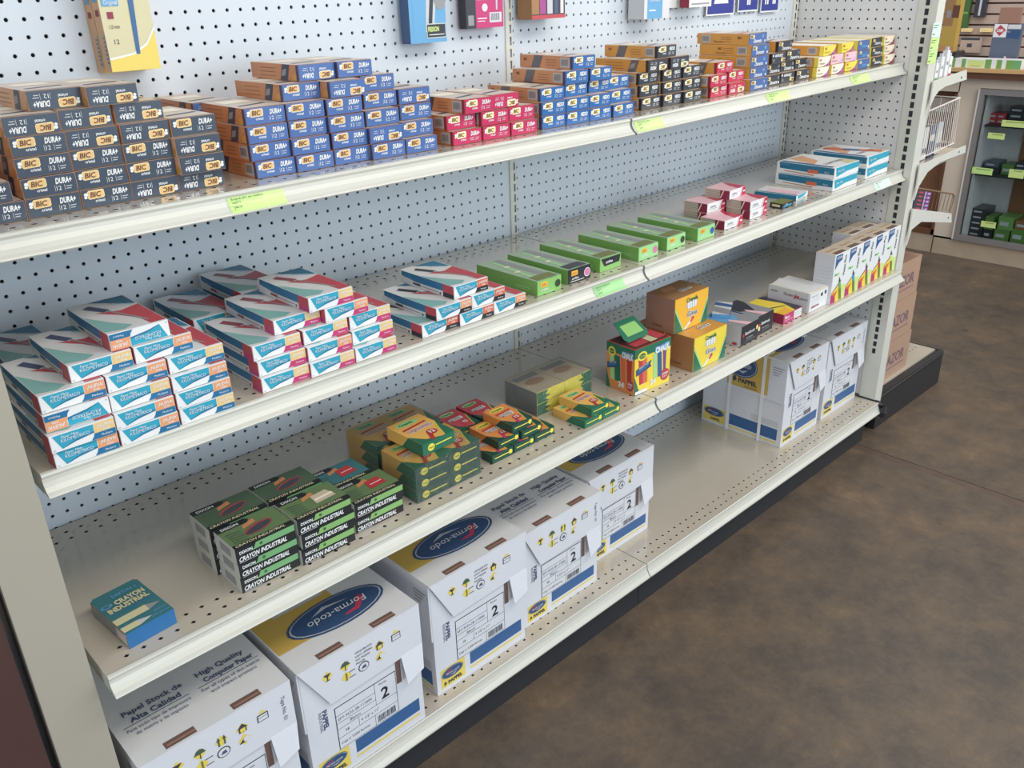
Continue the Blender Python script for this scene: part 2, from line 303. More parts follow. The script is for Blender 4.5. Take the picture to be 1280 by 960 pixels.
def price_label(s, x0, x1, lines, m='tag', top=-.002, bot=-.028):
    side = 1 if x0 > 0 else -1; t = SH[(s, side)]; b = MB(); dep = DEP[s]
    pr = [(a+.0009, c) for a, c in PROF[4:9]]; n = len(pr)
    b.add([(x0-.008, -dep-a, c) for a, c in pr]+[(x1-.008, -dep-a, c) for a, c in pr], [(i, n+i, n+i+1, i+1) for i in range(n-1)], m)
    F = Fr((x0-.008, -dep-.0115, -.0085), (1,0,0), (0, .52, 1))
    F = Fr((x0-.008, -dep-.0225, -.0268), (1,0,0), (0, .68, 1))
    y = .0185
    for i, ln in enumerate(lines):
        b.text(F, ln, .003, y-(.0052 if i == 1 else .0125 if i == 2 else 0), .0034, 'tagink', x1-x0-.006, l=.0035, bold=.02)
    o = link('price_label', b.mesh(), t); o['label'] = 'lime green paper price label' if m == 'tag' else 'faded pale green price label'
price_label(1, -.889, -.800, ('Boligrafo BIC pta mediano', 'caja/12', '$48.00'))
price_label(1, .018, .111, ('Boligrafo BIC pta fino', 'caja/12', '$48.00'))
price_label(1, .520, .622, ('Boligrafo BIC diamante', 'pta fina c/12', '$48.00'))
price_label(1, .940, 1.045, ('Boligrafo BIC colores', 'pta fina c/12', '$48.00'))
price_label(2, -.157, -.063, ('Marcador permanente', 'caja/12', '$90.00'), 'greenpale')
price_label(2, 1.075, 1.175, ('Boligrafo mediano', 'caja/12', '$60.00'), 'tagpale')
# right end cap and its brackets
E = empty('end_cap_stand', (1.2684, 0, 0)); tag(E, 'white steel end cap frame with pegboard side, closing the right end', 'shelf frame')
pm = peg_mesh(36, 56, .0033, .0254, .14, 1.58, z0(1.0254), 'pegend')
o = link('pegboard_panel', pm.mesh(), E, (0, .5057, 0), (0, 0, -math.pi/2))
ub = slotted(-.0285, .0285, 0, .055, -.002, 1.58).mesh()
b = MB(); b.box(-.0024, .0456, -.4335, -.378, .098, 1.58, 'steel')
sw = .0055; cy = -.4045; z = .30
while z < 1.55:
    b.box(-.0032, -.0023, cy-sw, cy+sw, z, z+.017, 'slot'); z += P_
link('upright', b.mesh(), E); bpy.data.meshes.remove(ub)
EB = empty('display_platform', (1.2684, 0, 0)); tag(EB, 'cream low platform with black rubber skirt at the right end', 'platform')
link('base_deck', MB().box(.050, .565, -.40, .40, .10, .14, 'deck').box(.012, .050, -.37, .40, .10, .14, 'deck').mesh(), EB)
bm_ = MB(); bm_.box(.049, .585, -.425, -.400, 0, .134, 'bumper').box(.565, .59, -.41, .41, 0, .134, 'bumper').tube([(.049, -.414, .118), (.582, -.414, .124)], .015, 'bumper').tube([(.577, -.41, .0), (.578, -.41, .128)], .014, 'bumper')
link('bumper_skirt', bm_.mesh(), EB)
bh = MB(); F = Fr((.0, 0, .1403), (1,0,0), (0,1,0))
for i in range(6):
    for yy in (-.34, -.315, -.29, -.265): bh.rect(F, .40+i*.026-.003, .40+i*.026+.003, yy-.002, yy+.002, 'slot')
link('perforation', bh.mesh(), EB)
def bracket(zt, pts, rim, label, dep, dz):
    t = empty('end_cap_shelf', (1.2684, -.44, 0)); tag(t, label, 'shelf', 'small end cap shelves')
    F = Fr((0, 0, 0), (1,0,0), (0,0,1)); b = MB(); b.slab(F, [(x-1.2684, z) for x, z in pts], .004, 'steel')
    x, z = rim; b.ell(F, x-1.2684, z, .004, .004, 'slot', .0045, 8)
    link('bracket', b.mesh(), t)
    b2 = MB(); xa, za = pts[0][0]-1.2684+.019, pts[0][1]; xb, zb = pts[1][0]-1.2684, pts[1][1]
    vs = [(xa,.006,za-.012),(xb,.006,zb-.012),(xb,.86,zb-.012),(xa,.86,za-.012)]
    b2.add(vs+[(p[0], p[1], p[2]-.018) for p in vs], [(0,1,2,3),(7,6,5,4),(0,4,5,1),(1,5,6,2),(2,6,7,3),(3,7,4,0)], 'deck')
    link('deck', b2.mesh(), t); return t
e1 = bracket(0, [(1.297,1.1616),(1.5333,1.1743),(1.5452,1.1452),(1.3876,1.139),(1.345,1.1300),(1.3204,1.1150),(1.303,1.0913),(1.297,1.0592)], (1.50,1.155), 'upper small white end cap shelf, holding little white tubes', .25, 0)
e2 = bracket(0, [(1.297,.9193),(1.641,.9319),(1.6456,.9081),(1.445,.9058),(1.3633,.8885),(1.3141,.8522),(1.2975,.8125)], (1.59,.918), 'middle small white end cap shelf, carrying the wire basket', .25, 0)
e3 = bracket(0, [(1.297,.7868),(1.6237,.7099),(1.6386,.6761),(1.3785,.7295),(1.3134,.7167),(1.297,.6686)], (1.60,.70), 'lower small white end cap shelf, tilting down behind brown wire rail', .25, 0)
w = MB()
def P3(x, y, z): return (x, y, z)
w.tube([(1.318,-.428,.934),(1.578,-.428,.9465)], .0022, 'wire').tube([(1.318,-.428,1.071),(1.560,-.428,1.0885)], .0028, 'wire').tube([(1.560,-.428,1.0885),(1.575,.1,1.0885)], .0025, 'wire').tube([(1.578,-.428,.9465),(1.578,.1,.9465)], .002, 'wire')
for i in range(18):
    t = i/17; w.tube([(1.318+.26*t,-.428,.934+.0125*t),(1.318+.242*t,-.428,1.071+.0175*t)], .0014, 'wire', 5)
for i in range(1, 9): w.tube([(1.578,-.428+i*.06,.9465),(1.567,-.428+i*.06,1.0885)], .0014, 'wire', 5)
tag(link('wire_basket', w.mesh()), 'white wire basket fence standing on the middle end cap shelf', 'wire basket')
w = MB(); w.tube([(1.318,-.425,.8465),(1.655,-.425,.768),(1.675,-.425,.755),(1.672,-.425,.735),(1.655,-.425,.705)], .0028, 'wirebrown')
for i in range(7): t = i/6; w.tube([(1.46+.19*t,-.425,.752-.043*t),(1.47+.19*t,-.425,.811-.045*t)], .0011, 'wirebrown', 4)
tag(link('wire_rail', w.mesh()), 'thin brown wire rail around the lower end cap shelf', 'wire rail')
# left end cap (mostly outside the frame)
L_ = empty('end_cap_stand', (-1.2684, 0, 0)); tag(L_, 'plain white steel end post cut off at the left edge of the photo', 'shelf frame')
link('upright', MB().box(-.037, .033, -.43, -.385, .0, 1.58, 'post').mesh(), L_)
link('end_panel', MB().box(-.006, .006, -.385, .4, .02, 1.58, 'steel').mesh(), L_)
link('base_deck', MB().box(-.50, -.04, -.425, .4, .0, .14, 'bumper').mesh(), L_)
tag(link('floor_carton', MB().box(-1.78, -1.316, -.422, -.02, .1405, 1.04, 'maroon').mesh()), 'dark reddish brown carton at the lower left edge behind the white post', 'carton')
# ------------------------------------------------------------ product builders
CACHE = {}
def put(name, key, builder, loc, rz, label, cat, group, ry=0.0):
    if key not in CACHE: CACHE[key] = builder()
    parts = CACHE[key]                         # [(name, mesh, subparts)]
    root = link(name, parts[0][1], None, loc, (0, ry, rz)); tag(root, label, cat, group)
    for nm, me in parts[1:]: link(nm, me, root)
    return root
ORD = ['bottom', 'second', 'third', 'fourth', 'fifth', 'sixth']
NTH = ['first', 'second', 'third', 'fourth', 'fifth', 'sixth', 'seventh']
def barcode(b, F, a0, a1, c0, c1, l=.0004, vertical=True):
    b.rect(F, a0, a1, c0, c1, 'barcode', l); n = 9; random.seed(7)
    for i in range(n):
        t = a0+(a1-a0)*(.12+.76*i/n); wd = (a1-a0)*(.03+.03*random.random()); b.rect(F, t, t+wd, c0+(c1-c0)*.2, c1-(c1-c0)*.15, 'bars', l+.0003)
def pen_box(kind, flip, side):
    """slim carton of a dozen pens: printed sleeve, coloured end panel"""
    base, sleeve, band, word, logo, dark = {
        'navy': ('navy', 'orangepale', 'bandnavy', 'DURA+', 'logo', 'navy'), 'blue': ('blue', 'orange', 'bandnavy', 'DURA+', 'logo', 'bluedark'),
        'red': ('red', 'orange', 'bandnavy', 'DURA+', 'logopale', 'reddark'), 'blue2': ('blue2', 'orange', 'bandgrey', 'MEDIO', 'logopale', 'bluedark'),
        'charcoal': ('charcoal', 'amber', 'bandgrey', 'MEDIO', 'logopale', 'black'), 'red2': ('red2', 'amber', 'bandgrey', 'MEDIO', 'logopale', 'reddark'),
        'dblue': ('blue', 'amber', 'amber', 'Diamante', 'logopale', 'blue'), 'dblack': ('charcoal', 'amber', 'bandgrey', 'Diamante', 'logopale', 'black')}[kind]
    def f():
        w, d, h = (.0775, .150, .0248) if kind == 'dblue' else (.0668, .150, .0246)
        F, FF, Lf, T = faces(w, d, h)
        b = MB(); b.box(0, w, .0008, d, 0, h, sleeve, top='boxtop_sheen')  # pale top colour has the gloss of the orange sleeve painted in
        if kind in ('dblue',):
            if side: barcode(b, Lf, .012, .040, .003, .021)
            else: barcode(b, Lf, d-.040, d-.012, .003, .021)
            b.text(Lf, 'BIC', .055 if not side else .118, .013, .006, 'wooddark', l=.0006, bold=.02); b.text(Lf, 'Diamante', .05, .004, .005, 'wooddark', l=.0006)
            for k in range(3): b.rect(Lf, .070, .100, .006+.005*k, .0072+.005*k, 'wood', .0004)
        elif side:
            a = d-.045
            b.poly(Lf, [(a-.012, .0003), (a+.010, .0003), (a+.020, h-.0003), (a-.002, h-.0003)], band, .0004)
            b.poly(Lf, [(a-.008, .006), (a+.006, .008), (a+.010, .018), (a-.002, .016)], 'grey', .0006)
            b.ell(Lf, d-.012, .0065, .010, .0055, 'amber', .0005, 10)
            for k in range(3): b.rect(Lf, .03, .08, .005+.006*k, .0062+.006*k, 'wood', .0004)
            for t in range(6):
                an = t*.26; an2 = an+.26; R_ = .028
                b.poly(Lf, [(d-R_*math.cos(an), R_*.8*math.sin(an)), (d-R_*math.cos(an2), R_*.8*math.sin(an2)), (d-(R_-.001)*math.cos(an2), (R_-.001)*.8*math.sin(an2)), (d-(R_-.001)*math.cos(an), (R_-.001)*.8*math.sin(an))], 'orangepale', .0005)
        else:
            barcode(b, Lf, d-.034, d-.008, .003, .0215)
            a = .045
            b.poly(Lf, [(a-.012, .0003), (a+.012, .0003), (a+.022, h-.0003), (a-.002, h-.0003)], band, .0004)
            b.text(Lf, 'BIC', .012, .014, .005, 'wooddark', l=.0006, bold=.02)
            for k in range(3): b.rect(Lf, .075, .105, .006+.005*k, .0072+.005*k, 'wood', .0004)
        if kind not in ('dblue', 'navy'): b.rect(Lf, d-.0065, d, .0002, h-.0002, dark, .0007); 
        b.rect(T, .0, w, .0, .004, base, .0003); b.poly(T, [(.01, .03), (w-.006, .045), (w-.006, .055), (.01, .04)], band, .0003); b.rect(T, .010, w-.010, .080, .118, 'cream', .0003)
        m1 = b.mesh('pen_box')
        q = MB(); q.box(.0006, w-.0006, -.0006, .0012, .0006, h-.0006, base)
        Fp = Fr((0, -.0006, 0), (1,0,0), (0,0,1)) if not flip else Fr((w, -.0006, h), (-1,0,0), (0,0,-1))
        if kind in ('dblue', 'dblack'):
            q.poly(Fp, [(.004,.014),(.022,.013),(.023,.021),(.005,.022)], logo); q.text(Fp, 'BIC', .0065, .0152, .0055, 'wooddark', l=.0008, bold=.04)
            q.text(Fp, 'Diamante', .017, .0035, .0085, 'white', maxw=.036, bold=.02, shear=.3); q.text(Fp, '12', .055, .014, .006, 'white'); q.rect(Fp, .0665 if kind == 'dblue' else .058, .071 if kind == 'dblue' else .063, .003, .008, 'white')
        else:
            pts = [(.0085,.0135),(.0105,.0118),(.0275,.0125),(.0292,.0145),(.0292,.0205),(.0275,.0222),(.0105,.0218),(.0085,.020)]
            q.poly(Fp, [(a*1.0+(.0007 if a > .02 else -.0007), c+(.0007 if c > .017 else -.0007)) for a, c in pts], 'white' if kind != 'navy' else 'logopale', .0003)
            q.poly(Fp, pts, logo, .0006); q.text(Fp, 'BIC', .0108, .0140, .0066, 'wooddark', l=.0010, bold=.03, shear=.2, maxw=.0165)
            q.ell(Fp, .0058, .0180, .0028, .0024, 'white', .0006, 8); q.ell(Fp, .0050, .0145, .0022, .0020, 'white', .0006, 7)
            q.text(Fp, 'cristal', .0165, .0068, .0038, 'white', l=.0006, bold=.02, maxw=.013)
            q.text(Fp, word, .0405, .0135, .0072, 'white', l=.0006, bold=.04, shear=.2, maxw=.0205)
            q.text(Fp, '12', .0405, .0052, .0056, 'white', l=.0006, maxw=.006); q.rect(Fp, .0385, .0390, .004, .0115, 'lightgrey'); q.rect(Fp, .0505, .0510, .004, .0115, 'lightgrey')
            q.rect(Fp, .0525, .060, .0085, .0095, 'lightgrey'); q.rect(Fp, .0525, .0585, .0055, .0065, 'lightgrey')
        return [('pen_box', m1), ('end_panel', q.mesh('end_panel'))]
    return f
def color_box(face, corner):                  # white / yellow diamante boxes with a curved corner
    def f():
        w, d, h = .0675, .15, .0248; F, FF, Lf, T = faces(w, d, h)
        b = MB(); b.box(0, w, .0008, d, 0, h, 'amber', top='cream'); b.rect(Lf, 0, d-.02, .001, h-.001, 'amber'); barcode(b, Lf, d-.045, d-.018, .003, .021); b.rect(Lf, d-.010, d, 0, h, 'lemon', .0005)
        m1 = b.mesh(); q = MB(); q.box(.0006, w-.0006, -.0006, .0012, .0006, h-.0006, face)
        G_ = Fr((0,-.0006,0),(1,0,0),(0,0,1)); arc = [(.020+.046*math.sin(t), .0008+.0225*(1-math.cos(t))) for t in [math.pi/2*i/6 for i in range(7)]]
        q.poly(G_, [(.020, .0008), (w-.001, .0008), (w-.001, .0233)]+arc[::-1][:-1], corner, .0003); q.text(G_, 'BIC', .008, .015, .0055, 'crred', l=.0006, bold=.03); q.text(G_, 'Diamante', .006, .006, .0055, 'olive' if face != 'cream' else 'ink', maxw=.030, l=.0008, shear=.3); q.text(G_, '12', w-.014, .004, .005, 'white', l=.0008)
        q.rect(G_, .0008, .003, .0008, h-.0008, 'lemon', .0004)
        return [('pen_box', m1), ('end_panel', q.mesh())]
    return f
def small_face(face, ink):
    def f():
        w, d, h = .0675, .15, .0248; b = MB(); b.box(0, w, .0008, d, 0, h, 'amber', left='lemon', top='cream'); q = MB(); q.box(.0006, w-.0006, -.0006, .0012, .0006, h-.0006, face)
        G_ = Fr((0,-.0006,0),(1,0,0),(0,0,1)); q.ell(G_, .013, .017, .007, .004, 'logopale', .0003, 8); q.text(G_, 'BIC', .008, .015, .004, 'wooddark', l=.0006, bold=.02)
        q.text(G_, 'Diamante', .018, .006, .008, ink, maxw=.034, bold=.02, shear=.3); q.rect(G_, .058, .063, .003, .009, 'white')
        return [('pen_box', b.mesh()), ('end_panel', q.mesh())]
    return f
def kilo(band, hi, flip):
    def f():
        w, d, h = .0825, .158, .0240; F, FF, Lf, T = faces(w, d, h)
        b = MB(); b.box(0, w, .0008, d, 0, h, 'kgrey')
        b.rect(Lf, .006, d-.030, h*.42, h-.0005, 'kblue', .0003); b.poly(Lf, [(0, h*.42), (.006, h*.42), (.006, h-.0003), (0, h-.0003)], 'kgrey'); b.poly(Lf, [(.006, h*.42), (.05, h*.42), (.006, h*.62)], 'kgrey', .0005)
        b.rect(Lf, d-.030, d, h*.36, h-.0005, 'kred', .0004); b.rect(Lf, d-.030, d, .0004, h*.36, band if band != 'kblue' else 'kred', .0004)
        b.text(Lf, 'Paper Mate', .014, .018, .0035, 'skyblue', l=.0006, shear=.3); b.text(Lf, 'KILOMETRICO', .014, .0125, .004, 'skyblue', l=.0006, maxw=.03)
        pc = {'kblue': 'pen', 'kmag': 'penred', 'black': 'penblack'}[band]
        b.poly(Lf, [(.040, .0045), (.062, .0035), (.062, .0085), (.040, .0080)], pc, .0005); b.rect(Lf, .062, .115, .0045, .0060, 'grey', .0005); b.ell(Lf, d-.038, .004, .0025, .0025, pc, .0005, 8)
        # top print: pen, red swoosh, teal corner
        b.poly(T, [(.030, d-.002), (w-.002, d-.002), (w-.002, .105)], 'tealdark', .0003); b.text(T, 'KILOMETRICO', .048, d-.030, .006, 'skyblue', l=.0006, rot=-.75, maxw=.035)
        b.poly(T, [(w-.001, .100), (w-.001, .004), (w-.022, .004), (w-.024, .035), (w-.040, .070), (w-.062, .100), (w-.030, .088)], 'kred', .0003)
        b.poly(T, [(.001, .095), (.001, .012), (.026, .006), (.040, .016), (.020, .050)], 'greygreen', .0003)
        b.poly(T, [(.014, d-.026), (.025, d-.018), (.042, d-.056), (.031, d-.062)], pc, .0005); b.poly(T, [(.0350, d-.058), (.0385, d-.056), (.066, .022), (.063, .019)], 'grey', .0005)
        m1 = b.mesh(); q = MB(); q.box(.0004, w-.0004, -.0006, .0012, .0004, h-.0004, 'white')
        G_ = Fr((0,-.0006,0),(1,0,0),(0,0,1)) if not flip else Fr((w,-.0006,h),(-1,0,0),(0,0,-1))
        q.poly(G_, [(.004, h-.001), (.055, h-.001), (.0548, .0135), (.030, .0100), (.013, .0035)], 'teal'); q.poly(G_, [(.013, .0035), (.030, .0100), (.0548, .0135), (.0545, .0110), (.030, .0075), (.0135, .0030)], 'tealdark', .0004)
        e = [(.0555, h-.0008), (w-.0008, h-.0008), (w-.0008, .0095), (.0545, .0095), (.0560, .016)]
        q.poly(G_, e, hi); q.poly(G_, [(.0545, .0095), (w-.0008, .0095), (w-.0008, .0008), (.0495, .0008), (.0530, .005)], band)
        q.text(G_, 'Paper Mate', .014, .0175, .0036, 'white', shear=.3, maxw=.022); q.text(G_, 'KILOMETRICO', .013, .0118, .0046, 'skyblue', bold=.02, maxw=.036, l=.0006); q.text(G_, 'KILOMETRICO', .0133, .0121, .0046, 'white', bold=-.005, maxw=.036, l=.0009)
        q.text(G_, '\u00a1NUEVA!', .059, .0158, .0048, 'white', bold=.02, shear=.15, maxw=.021); q.text(G_, 'tinta', .066, .0112, .0034, 'white', bold=.02, maxw=.014); q.text(G_, 'Mediano', .063, .0038, .003, 'white', maxw=.014)
        q.rect(G_, .002, .005, .002, .004, 'lightgrey')
        return [('pen_box', m1), ('end_panel', q.mesh())]
    return f
def green_box(end, dot, w=.068, stick=True):
    def f():
        d, h = .178, .0305; F, FF, Lf, T = faces(w, d, h); b = MB(); b.box(0, w, .0006, d, 0, h, 'green', top='greentop')
        b.rect(T, w*.55, w*.80, .0, d*.95, 'grey', .0003); b.poly(T, [(w*.16, d*.1), (w*.26, d*.1), (w*.5, d*.9), (w*.4, d*.9)], 'greenpale', .0003)
        b.rect(T, w*.18, w*.38, d*.40, d*.44, 'cream', .0006); b.rect(T, w*.3, w*.5, d*.62, d*.66, 'cream', .0006); b.rect(T, w*.1, w*.9, .004, .030, 'olive' if end != 'black' else 'charcoal', .0005)
        b.rect(Lf, d-.06, d-.02, .012, .0135, 'greenpale'); b.rect(Lf, d-.06, d-.02, .008, .009, 'greenpale')
        m1 = b.mesh(); q = MB(); q.box(.0004, w-.0004, -.0008, .0010, .0004, h-.0004, end if end != 'flap' else 'green2')
        G_ = Fr((0,-.0008,0),(1,0,0),(0,0,1))
        if end == 'flap': q.poly(G_, [(.003, h-.002), (w-.002, h-.002), (w*.92, h*.42), (w*.2, h*.36)], 'black'); q.text(G_, 'artline', .018, h*.55, .006, 'white', shear=.3, bold=.02, maxw=.035)
        else:
            q.rect(G_, w*.14, w*.42, h*.52, h*.86, 'sticker'); q.text(G_, '$90', w*.18, h*.58, .006, 'orange', maxw=w*.2); q.ell(G_, w*.84, h*.5, .0095, .0095, 'white' if end == 'black' else end, .0004, 14); q.ell(G_, w*.84, h*.5, .008, .008, dot, .0007, 14)
            q.text(G_, 'artline', w*.16, h*.26, .0055, 'white', l=.0006, shear=.3, bold=.015, maxw=w*.45); q.rect(G_, w*.1, w*.7, h*.12, h*.16, 'greenpale' if end != 'black' else 'white')
        return [('marker_box', m1), ('end_panel', q.mesh())]
    return f
def staple_box():
    w, d, h = .078, .070, .0222; F, FF, Lf, T = faces(w, d, h); b = MB(); b.box(0, w, .0006, d, 0, h, 'flesh', left='tan', top='flesh', front='white')
    for k in range(5): b.rect(Lf, .002, d*.62, .003+k*.004, .0045+k*.004, 'grey', .0003)
    b.rect(Lf, d*.62, d, .0003, h-.0003, 'reddark', .0005); b.poly(Lf, [(d*.62, .002), (d*.66, .002), (d*.78, h-.001), (d*.74, h-.001)], 'white', .0008)
    b.poly(T, [(w*.55, 0), (w, 0), (w, d*.95), (w*.70, d*.5)], 'red2', .0003); b.rect(T, .005, w*.6, d*.5, d*.56, 'flesh', .0003)
    q = MB(); q.box(.0004, w-.0004, -.0006, .0010, .0004, h-.0004, 'white'); G_ = Fr((0,-.0006,0),(1,0,0),(0,0,1))
    q.poly(G_, [(w*.70, .0006), (w*.995, .0006), (w*.995, h-.0006), (w*.80, h-.0006)], 'red2'); q.poly(G_, [(w*.68, .0006), (w*.715, .0006), (w*.82, h-.0006), (w*.80, h-.0006)], 'white', .0005); q.poly(G_, [(w*.66, .0006), (w*.675, .0006), (w*.78, h-.0006), (w*.77, h-.0006)], 'red2', .0006)
    q.text(G_, 'GRAPAS', w*.14, h*.45, .005, 'ink', maxw=w*.4, shear=.2); q.rect(G_, w*.12, w*.55, h*.28, h*.33, 'grey'); q.rect(G_, w*.84, w*.97, h*.42, h*.58, 'white', .0005)
    return [('staple_box', b.mesh()), ('end_panel', q.mesh())]
def pencil_box(pic):
    def f():
        w, d, h = .1415, .178, .0315; F, FF, Lf, T = faces(w, d, h); b = MB(); b.box(0, w, .0006, d, 0, h, 'white')
        b.poly(Lf, [(.008, h-.001), (d-.001, h-.001), (d-.001, h*.38), (d*.55, h*.36), (.010, h*.44)], 'tealdark'); b.text(Lf, 'Paper Mate', .014, h*.74, .004, 'skyblue', shear=.3); b.text(Lf, 'WRITE BROS', .014, h*.54, .005, 'pblue', l=.0006, maxw=.03)
        b.rect(Lf, d*.55, d*.73, h*.30, h*.62, 'orangered', .0006); b.poly(Lf, [(d*.12, h*.22), (d*.66, h*.10), (d*.66, h*.20), (d*.15, h*.28)], 'orange', .0006); b.text(Lf, 'No.2', d*.84, h*.46, .005, 'cream', l=.0006)
        b.poly(T, [(w*.1, d*.4), (w*.35, d*.95), (w*.75, d*.9), (w*.5, d*.5)], 'orangepale'); b.text(T, 'WRITE BROS', w*.92, d*.30, .014, 'ink', l=.0006, rot=math.pi, maxw=w*.7); b.poly(T, [(w*.60, .002), (w-.002, .002), (w-.002, d*.22), (w*.75, d*.25)], 'gold', .0004); b.rect(T, .002, w*.12, .01, d-.01, 'pblue', .0004)
        if pic: 
            b.poly(T, [(w*.28, d*.92), (w*.50, d*.96), (w*.62, d*.66), (w*.42, d*.62)], 'orangered', .0006); b.poly(T, [(w*.42, d*.62), (w*.62, d*.66), (w*.72, d*.40), (w*.54, d*.36)], 'pblue', .0006); b.poly(T, [(w*.54, d*.36), (w*.72, d*.40), (w*.96, d*.10), (w*.70, d*.04)], 'orangered', .0006)
        q = MB(); q.box(.0004, w-.0004, -.0006, .0010, .0004, h-.0004, 'white'); G_ = Fr((0,-.0006,0),(1,0,0),(0,0,1))
        q.poly(G_, [(.006, h-.001), (w-.001, h-.001), (w-.001, h*.46), (w*.5, h*.42), (.012, h*.16)], 'teal'); q.text(G_, 'Paper Mate', w*.12, h*.55, .006, 'white', shear=.3, maxw=w*.42); q.text(G_, '12', w*.82, h*.66, .006, 'skyblue')
        return [('pencil_box', b.mesh()), ('end_panel', q.mesh())]
    return f
def crayon_ind(fr, tp, pic):
    def f():
        w, d, h = .1035, .0705, .0290; F, FF, Lf, T = faces(w, d, h); b = MB(); b.box(0, w, .0004, d, 0, h, 'cboxside', front='cblack', top=tp)
        b.rect(Lf, d*.25, d*.75, h*.2, h*.75, 'grey')
        b.rect(F, .002, w-.001, h*.52, h*.90, fr); b.poly(F, [(.0, h*.46), (w*.18, h*.46), (w*.30, h*.62), (w*.34, h*.92), (.0, h*.92)], 'cblack', .0006)
        b.text(F, 'DIXON', .006, h*.58, .0052, 'white', l=.0009, bold=.03, maxw=.022); b.ell(F, w*.42, h*.72, .0028, .0028, 'cgreendark', .0006, 10)
        b.text(F, 'CRAYON INDUSTRIAL', .004, h*.14, .0080, 'white', l=.0009, bold=.03, shear=.3, maxw=w*.80); b.rect(F, .004, .035, h*.05, h*.08, 'lightgrey', .0006)
        b.rect(T, 0, w, 0, d*.14, 'cblack', .0003); b.text(T, 'CRAYON INDUSTRIAL', .004, d*.02, .0062, 'gold', l=.0006, bold=.02, shear=.3, maxw=w*.9)
        b.poly(T, [(.0, d*.80), (w*.5, d*.80), (w*.55, d*.90), (w*.5, d), (0, d)], 'cblack', .0003); b.text(T, 'DIXON', w*.08, d*.84, .0066, 'lightgrey', l=.0006, bold=.04, maxw=w*.32)
        for k in range(5): b.poly(T, [(w*.06, d*(.2+k*.1)), (w*.30, d*(.16+k*.1)), (w*.32, d*(.19+k*.1)), (w*.08, d*(.25+k*.1))], 'cgreendark', .0004)
        b.poly(T, [(w*.36, d*.60), (w*.60, d*.70), (w*.60, d*.86), (w*.38, d*.74)], 'orange', .0004)
        if pic == 'oval': b.ell(T, w*.56, d*.45, w*.26, d*.17, 'cgreendark' if tp == 'teal2' else 'crayonred', .0006, 14, .25); b.ell(T, w*.56, d*.43, w*.24, d*.11, 'ink', .0008, 12, .25)
        elif pic == 'box': b.poly(T, [(w*.50, d*.30), (w*.88, d*.34), (w*.82, d*.72), (w*.52, d*.68)], 'tan', .0006); b.poly(T, [(w*.52, d*.42), (w*.87, d*.46), (w*.86, d*.54), (w*.52, d*.50)], 'cream', .0008)
        else: b.poly(T, [(w*.50, d*.32), (w*.84, d*.36), (w*.80, d*.74), (w*.52, d*.70)], 'crred', .0006); b.poly(T, [(w*.56, d*.48), (w*.80, d*.50), (w*.80, d*.54), (w*.56, d*.52)], 'flesh', .0008)
        return [('crayon_box', b.mesh())]
    return f
def crayola(w, d, h, body, corner, big, front='crgreen', word='CRAYONES'):
    def f():
        F, FF, Lf, T = faces(w, d, h); b = MB(); b.box(0, w, .0004, d, 0, h, body, front=front, right=front)
        b.poly(Lf, [(d*.42, .0003), (d, .0003), (d, h-.0003), (d*.62, h-.0003)], corner, .0003)
        b.poly(T, [(0, 0), (w*.62, 0), (w*.25, d*.10), (0, d*.38)], corner, .0003); b.poly(T, [(w*.72, 0), (w, 0), (w, d*.55), (w*.86, d*.30)], corner, .0003); b.poly(T, [(w*.70, 0), (w*.72, 0), (w*.86, d*.30), (w, d*.55), (w, d*.60), (w*.84, d*.32)], 'lemon', .0005)
        b.ell(T, w*.45, d*.84, w*.34, d*.09, 'greenpale' if body != 'crorange' else 'lemon', .0004, 12); b.text(T, 'Crayola', w*.2, d*.80, d*.07, corner, l=.0007, bold=.04, maxw=w*.5)
        b.poly(T, [(w*.10, d*.60), (w*.86, d*.66), (w*.86, d*.71), (w*.12, d*.66)], 'crred', .0004); b.text(T, word, w*.14, d*.46, d*.12, 'white', l=.0006, bold=.08, maxw=w*.72); b.text(T, word, w*.15, d*.465, d*.11, 'crred' if word[0] == 'C' else 'ink', l=.0009, bold=.0, maxw=w*.70)
        b.ell(T, w*.60, d*.26, d*.11, d*.10, 'crred', .0006, 12); b.text(T, '12', w*.60, d*.22, d*.10, 'white', l=.0010, bold=.04, center=True)
        b.poly(T, [(w*.32, d*.02), (w*.42, d*.0), (w*.56, d*.22), (w*.46, d*.28)], 'crred' if body != 'crorange' else 'magenta', .0005)
        m1 = b.mesh(); q = MB(); q.box(.0003, w-.0003, -.0005, .0008, .0003, h-.0003, front); G_ = Fr((0,-.0005,0),(1,0,0),(0,0,1))
        if big: q.ell(G_, w*.26, h*.5, .0085, h*.30, 'lemon'); q.text(G_, 'Crayola', w*.26-.006, h*.42, .0035, 'crgreen', l=.0007, bold=.03, maxw=.012); q.rect(G_, w*.40, w*.90, h*.47, h*.57, 'lemon')
        else: q.ell(G_, w*.86, h*.55, .005, h*.28, 'lemon'); q.rect(G_, w*.12, w*.78, h*.46, h*.58, 'lemon')
        return [('crayon_box', m1), ('end_panel', q.mesh())]
    return f
